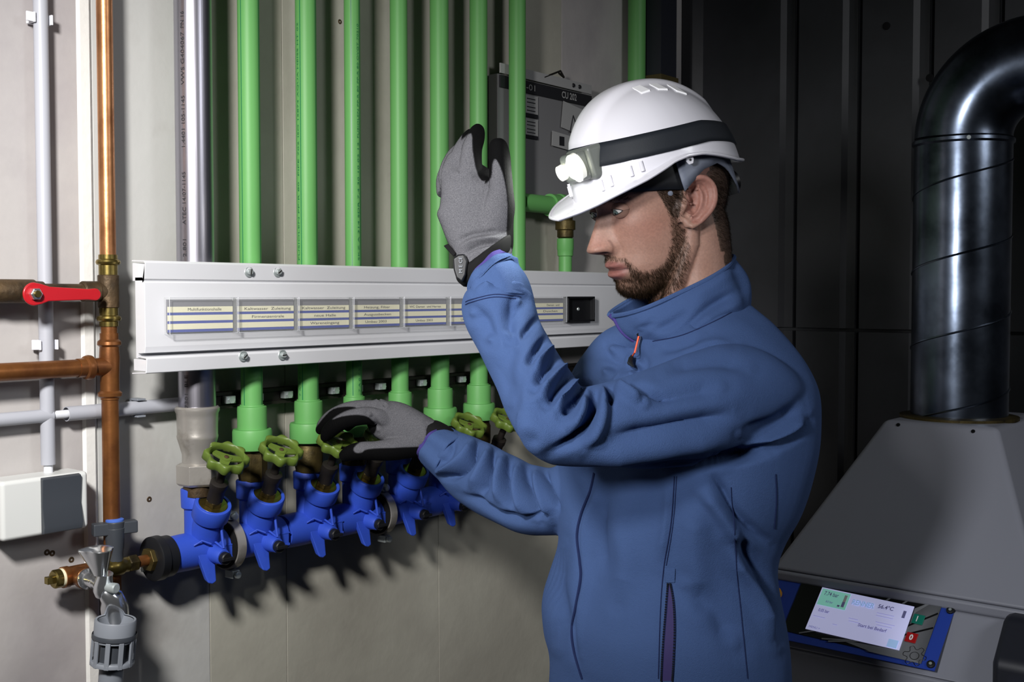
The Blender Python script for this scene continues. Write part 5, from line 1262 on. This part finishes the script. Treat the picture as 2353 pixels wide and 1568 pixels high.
# ================================================================== HARD HAT
GF, GL, GU = mkframe(67, 19.5)
GO = PD(1492, 434, 1.545)
def G(f, l, u): return GO+GF*f+GL*l+GU*u
hat = thing('hard_hat', 'white hard hat worn by the man, with a black strap around it', 'hard hat', G(0, 0, 0))
def toG(p): d = np.asarray(p)-GO; return d@GF, d@GL, d@GU
def rimu(th):      # height of the rim round the shell; th = 0 at the front
    a = abs(math.degrees(math.atan2(math.sin(th), math.cos(th))))
    return np.interp(a, list(range(0, 190, 10)), [.0105, .013, .0155, .019, .0225, .0255, .028, .032, .0362, .0362, .0325, .0245, .016, .0085, .0045, .002, .001, .0015, .0035])
HT = .140
def shell(th, s):
    """th around, s 0 at rim .. 1 crown"""
    ph = s*math.pi/2; e = .88
    cu = math.cos(ph)**.92; su = math.sin(ph)**1.0
    u0 = rimu(th); u = u0+(HT-u0)*su
    c_, s_ = math.cos(th), math.sin(th)
    base = (.107 if c_ > 0 else .131)
    f = -.004+base*c_*cu*(1-.0*s); l = .105*s_*cu
    # ridge along the middle, hollow beside it, from the front over the top
    rd = math.exp(-((abs(l))/.034)**8)*.0062*min(1, max(0, (u-.066)/.022))
    k = 1+rd/max(.03, math.hypot(f, l, u-0))
    f, l, u = f*k, l*k, u*k
    return f, l, u
nT, nS = 128, 44; vs = []; fs = []
def brim(th):
    a = abs(math.degrees(math.atan2(math.sin(th), math.cos(th))))
    w_ = np.interp(a, [0, 15, 30, 45, 60, 80, 110, 150, 165, 180], [.041, .040, .034, .027, .017, .007, .005, .004, .003, .003])
    dr = np.interp(a, [0, 30, 60, 90, 150, 180], [.008, .009, .006, .003, .004, .006]); return w_, dr
rings = []
for j in range(5):                       # brim rings from its outer edge to the shell
    s = j/4; ring = []
    for i in range(nT):
        th = 2*math.pi*i/nT; f, l, u = shell(th, 0); w_, dr = brim(th); d = nrm((f*.9 if f > 0 else f*.8, l*.75, 0))
        ring.append(G(f+d[0]*w_*(1-s), l+d[1]*w_*(1-s), u-dr*(1-s)**1.3))
    rings.append(ring)
for j in range(1, nS+1):
    s = j/nS*.985; rings.append([G(*shell(2*math.pi*i/nT, s)) for i in range(nT)])
for r_ in rings: vs += r_
for j in range(len(rings)-1):
    for i in range(nT): i2 = (i+1) % nT; fs.append((j*nT+i, j*nT+i2, (j+1)*nT+i2, (j+1)*nT+i))
vs.append(G(*shell(0, 1.0))); 
for i in range(nT): fs.append(((len(rings)-1)*nT+i, (len(rings)-1)*nT+(i+1) % nT, len(vs)-1))
sh_ = MB().add(vs, fs).build('shell', 'helmet', hat, ang=70); s_ = sh_.modifiers.new('thick', 'SOLIDIFY'); s_.thickness = .0028; s_.offset = -1
MB().tube(rings[0]+[rings[0][0]], .0021, 8).build('brim_edge', 'helmet', hat)
# vents across the crown
for k, f0 in enumerate((-.004, -.030, -.056)):
    for sd in (1, -1):
        pts = []
        for (df, dl) in ((-.007, .034), (.006, .034), (.008, .058), (-.006, .058)):
            f, l = f0+df, sd*(dl-.006*k*0)
            # put on shell surface: solve u from the dome
            b_ = .107 if f+.004 > 0 else .131; rr = math.sqrt(((f+.004)/b_)**2+(l/.107)**2); cc = min(.999, rr)**(1/.92); su = math.sin(math.acos(cc)); th = math.atan2(l/.107, (f+.004)/b_); u0 = rimu(th)
            pts.append(G(f, l, u0+(HT-u0)*su-.001))
        MB().prism(pts, GU*.0028).build('vent', 'helmet_vent', hat, bevel=.0006)
# rain gutter ribs above the brim on the near front side
for a in (26, 34, 50, 58):
    for sd in (1, -1):
        th = math.radians(a*sd); f, l, u = shell(th, .02); f2, l2, u2 = shell(th, .10); n_ = nrm((f, l, 0))
        MB().tube([G(f+n_[0]*.001, l+n_[1]*.001, u+.001), G(f2+n_[0]*.0015, l2+n_[1]*.0015, u2)], .0028, 8).build('rib', 'helmet', hat)
# chin-strap lugs
for sd in (1, -1):
    th = math.radians(sd*92); f, l, u = shell(th, 0); c_ = G(f, l*.985, u-.006)
    MB().prism([c_+GF*.0055+GU*.004, c_+GF*.0055-GU*.004, c_+GF*.003-GU*.0085, c_-GF*.003-GU*.0085, c_-GF*.0055-GU*.004, c_-GF*.0055+GU*.004], GL*sd*.002).build('lug', 'helmet', hat, bevel=.0006)
    MB().lathe(c_-GU*.003+GL*sd*.002, GL*sd, [(0, .0016), (.0006, .0016)], 10).build('lug_hole', 'black_plastic', hat)
# harness band inside: black at the front, grey at the back
def band(name, m, a0, a1, top, bot, rf, rl, th=.002, n=40, rr=None):
    vs = []; fs = []
    for i in range(n+1):
        a = a0+(a1-a0)*i/n; t = math.radians(a); b_ = bot(a); tp_ = top(a); k = 1 if rr is None else rr(a)
        for j in range(5):
            s = j/4; flare = 1+.02*(1-s)
            vs.append(G(-.006+rf*k*math.cos(t)*flare, rl*k*math.sin(t)*flare, b_*(1-s)+tp_*s))
    for i in range(n):
        for j in range(4): fs.append((i*5+j, (i+1)*5+j, (i+1)*5+j+1, i*5+j+1))
    o = MB().add(vs, fs).build(name, m, hat, ang=60); s_ = o.modifiers.new('t', 'SOLIDIFY'); s_.thickness = th; s_.offset = 1; return o
band('headband', 'black_plastic', -88, 88, lambda a: .040, lambda a: np.interp(abs(a), [0, 40, 70, 88], [.016, .012, .000, -.010]), .097, .088)
gb_ = lambda a: np.interp(abs((a+360) % 360-180), [0, 20, 38, 50, 62, 78, 96], [-.048, -.045, -.028, -.004, .009, .008, -.010])
band('harness', 'harness', 84, 276, lambda a: .045, gb_, .112, .0925)
# wheel ratchet at the nape
MB().lathe(G(-.122, 0, -.03), -GF, [(0, .016), (.012, .016), (.014, .013)], 24).build('ratchet', 'black_plastic', hat)
MB().lathe(G(.028, .095, -.006), GL, [(0, .0032), (.0025, .0032), (.003, .002)], 10).build('clip', 'harness', hat)
# ================================================================== HEADLAMP
hl = thing('headlamp', 'lit headlamp on a black elastic strap around the white hard hat', 'headlamp', G(.12, 0, .055))
def sheight(th):
    a = abs(math.degrees(math.atan2(math.sin(th), math.cos(th)))); return np.interp(a, [0, 20, 60, 110, 150, 180], [.070, .069, .063, .055, .036, .028])
def onshell(th, uu, out=0.):
    u0 = rimu(th); lo, hi = 0., 1.
    for _ in range(24):
        m_ = (lo+hi)/2
        if shell(th, m_)[2] < uu: lo = m_
        else: hi = m_
    f, l, u = shell(th, lo); d = nrm((f, l, .02)); return G(f+d[0]*out, l+d[1]*out, u)
vs = []; fs = []; n = 120
for i in range(n):
    th = 2*math.pi*i/n; hc_ = sheight(th); hw = .0145
    for j in range(5): vs.append(onshell(th, max(hc_-hw+2*hw*j/4, rimu(th)+.001), .0015))
for i in range(n):
    i2 = (i+1) % n
    for j in range(4): fs.append((i*5+j, i2*5+j, i2*5+j+1, i*5+j+1))
o = MB().add(vs, fs).build('strap', 'strap', hl, ang=60); s_ = o.modifiers.new('t', 'SOLIDIFY'); s_.thickness = .0022; s_.offset = 0
R3 = np.column_stack([GF, GL, GU])
lc = G(.087, .016, .061); LA = nrm(GF*.97-GU*.12)
MB().box(lc, (.026, .066, .044), R3).build('battery_case', 'lamp_case', hl, bevel=.006, seg=3)
MB().box(lc+GF*.018, (.018, .054, .038), R3).build('lamp_body', 'lamp_case', hl, bevel=.006, seg=3)
L1 = lc+GF*.024+GL*.014; L2 = lc+GF*.030-GL*.019-GU*.002
for c_, r_, nm in ((L1, .0170, 'main_lens'), (L2, .0085, 'second_lens')):
    MB().lathe(c_-LA*.002, LA, [(0, r_+.0025), (.006, r_+.002), (.0065, r_), (.004, r_-.001)], 28, False).build('lens_ring', 'lamp_ring', hl)
    MB().lathe(c_, LA, [(r_*.8*math.sin(q_*math.pi/16), r_*math.cos(q_*math.pi/16)) for q_ in range(8)]+[(r_*.8, r_*.01)], 40).build(nm, 'lamp_glow', hl, ang=70)
light('headlamp_beam', 'SPOT', L1+LA*.03, L1+LA*.03+nrm(GF*.9-GU*.15)*1., 2.5, (.97, 1, .93), .012, 120, .8)
light('headlamp_spill', 'POINT', L1+LA*.034+GU*.002, (0, 0, 0), .12, (.97, 1, .93), .012)
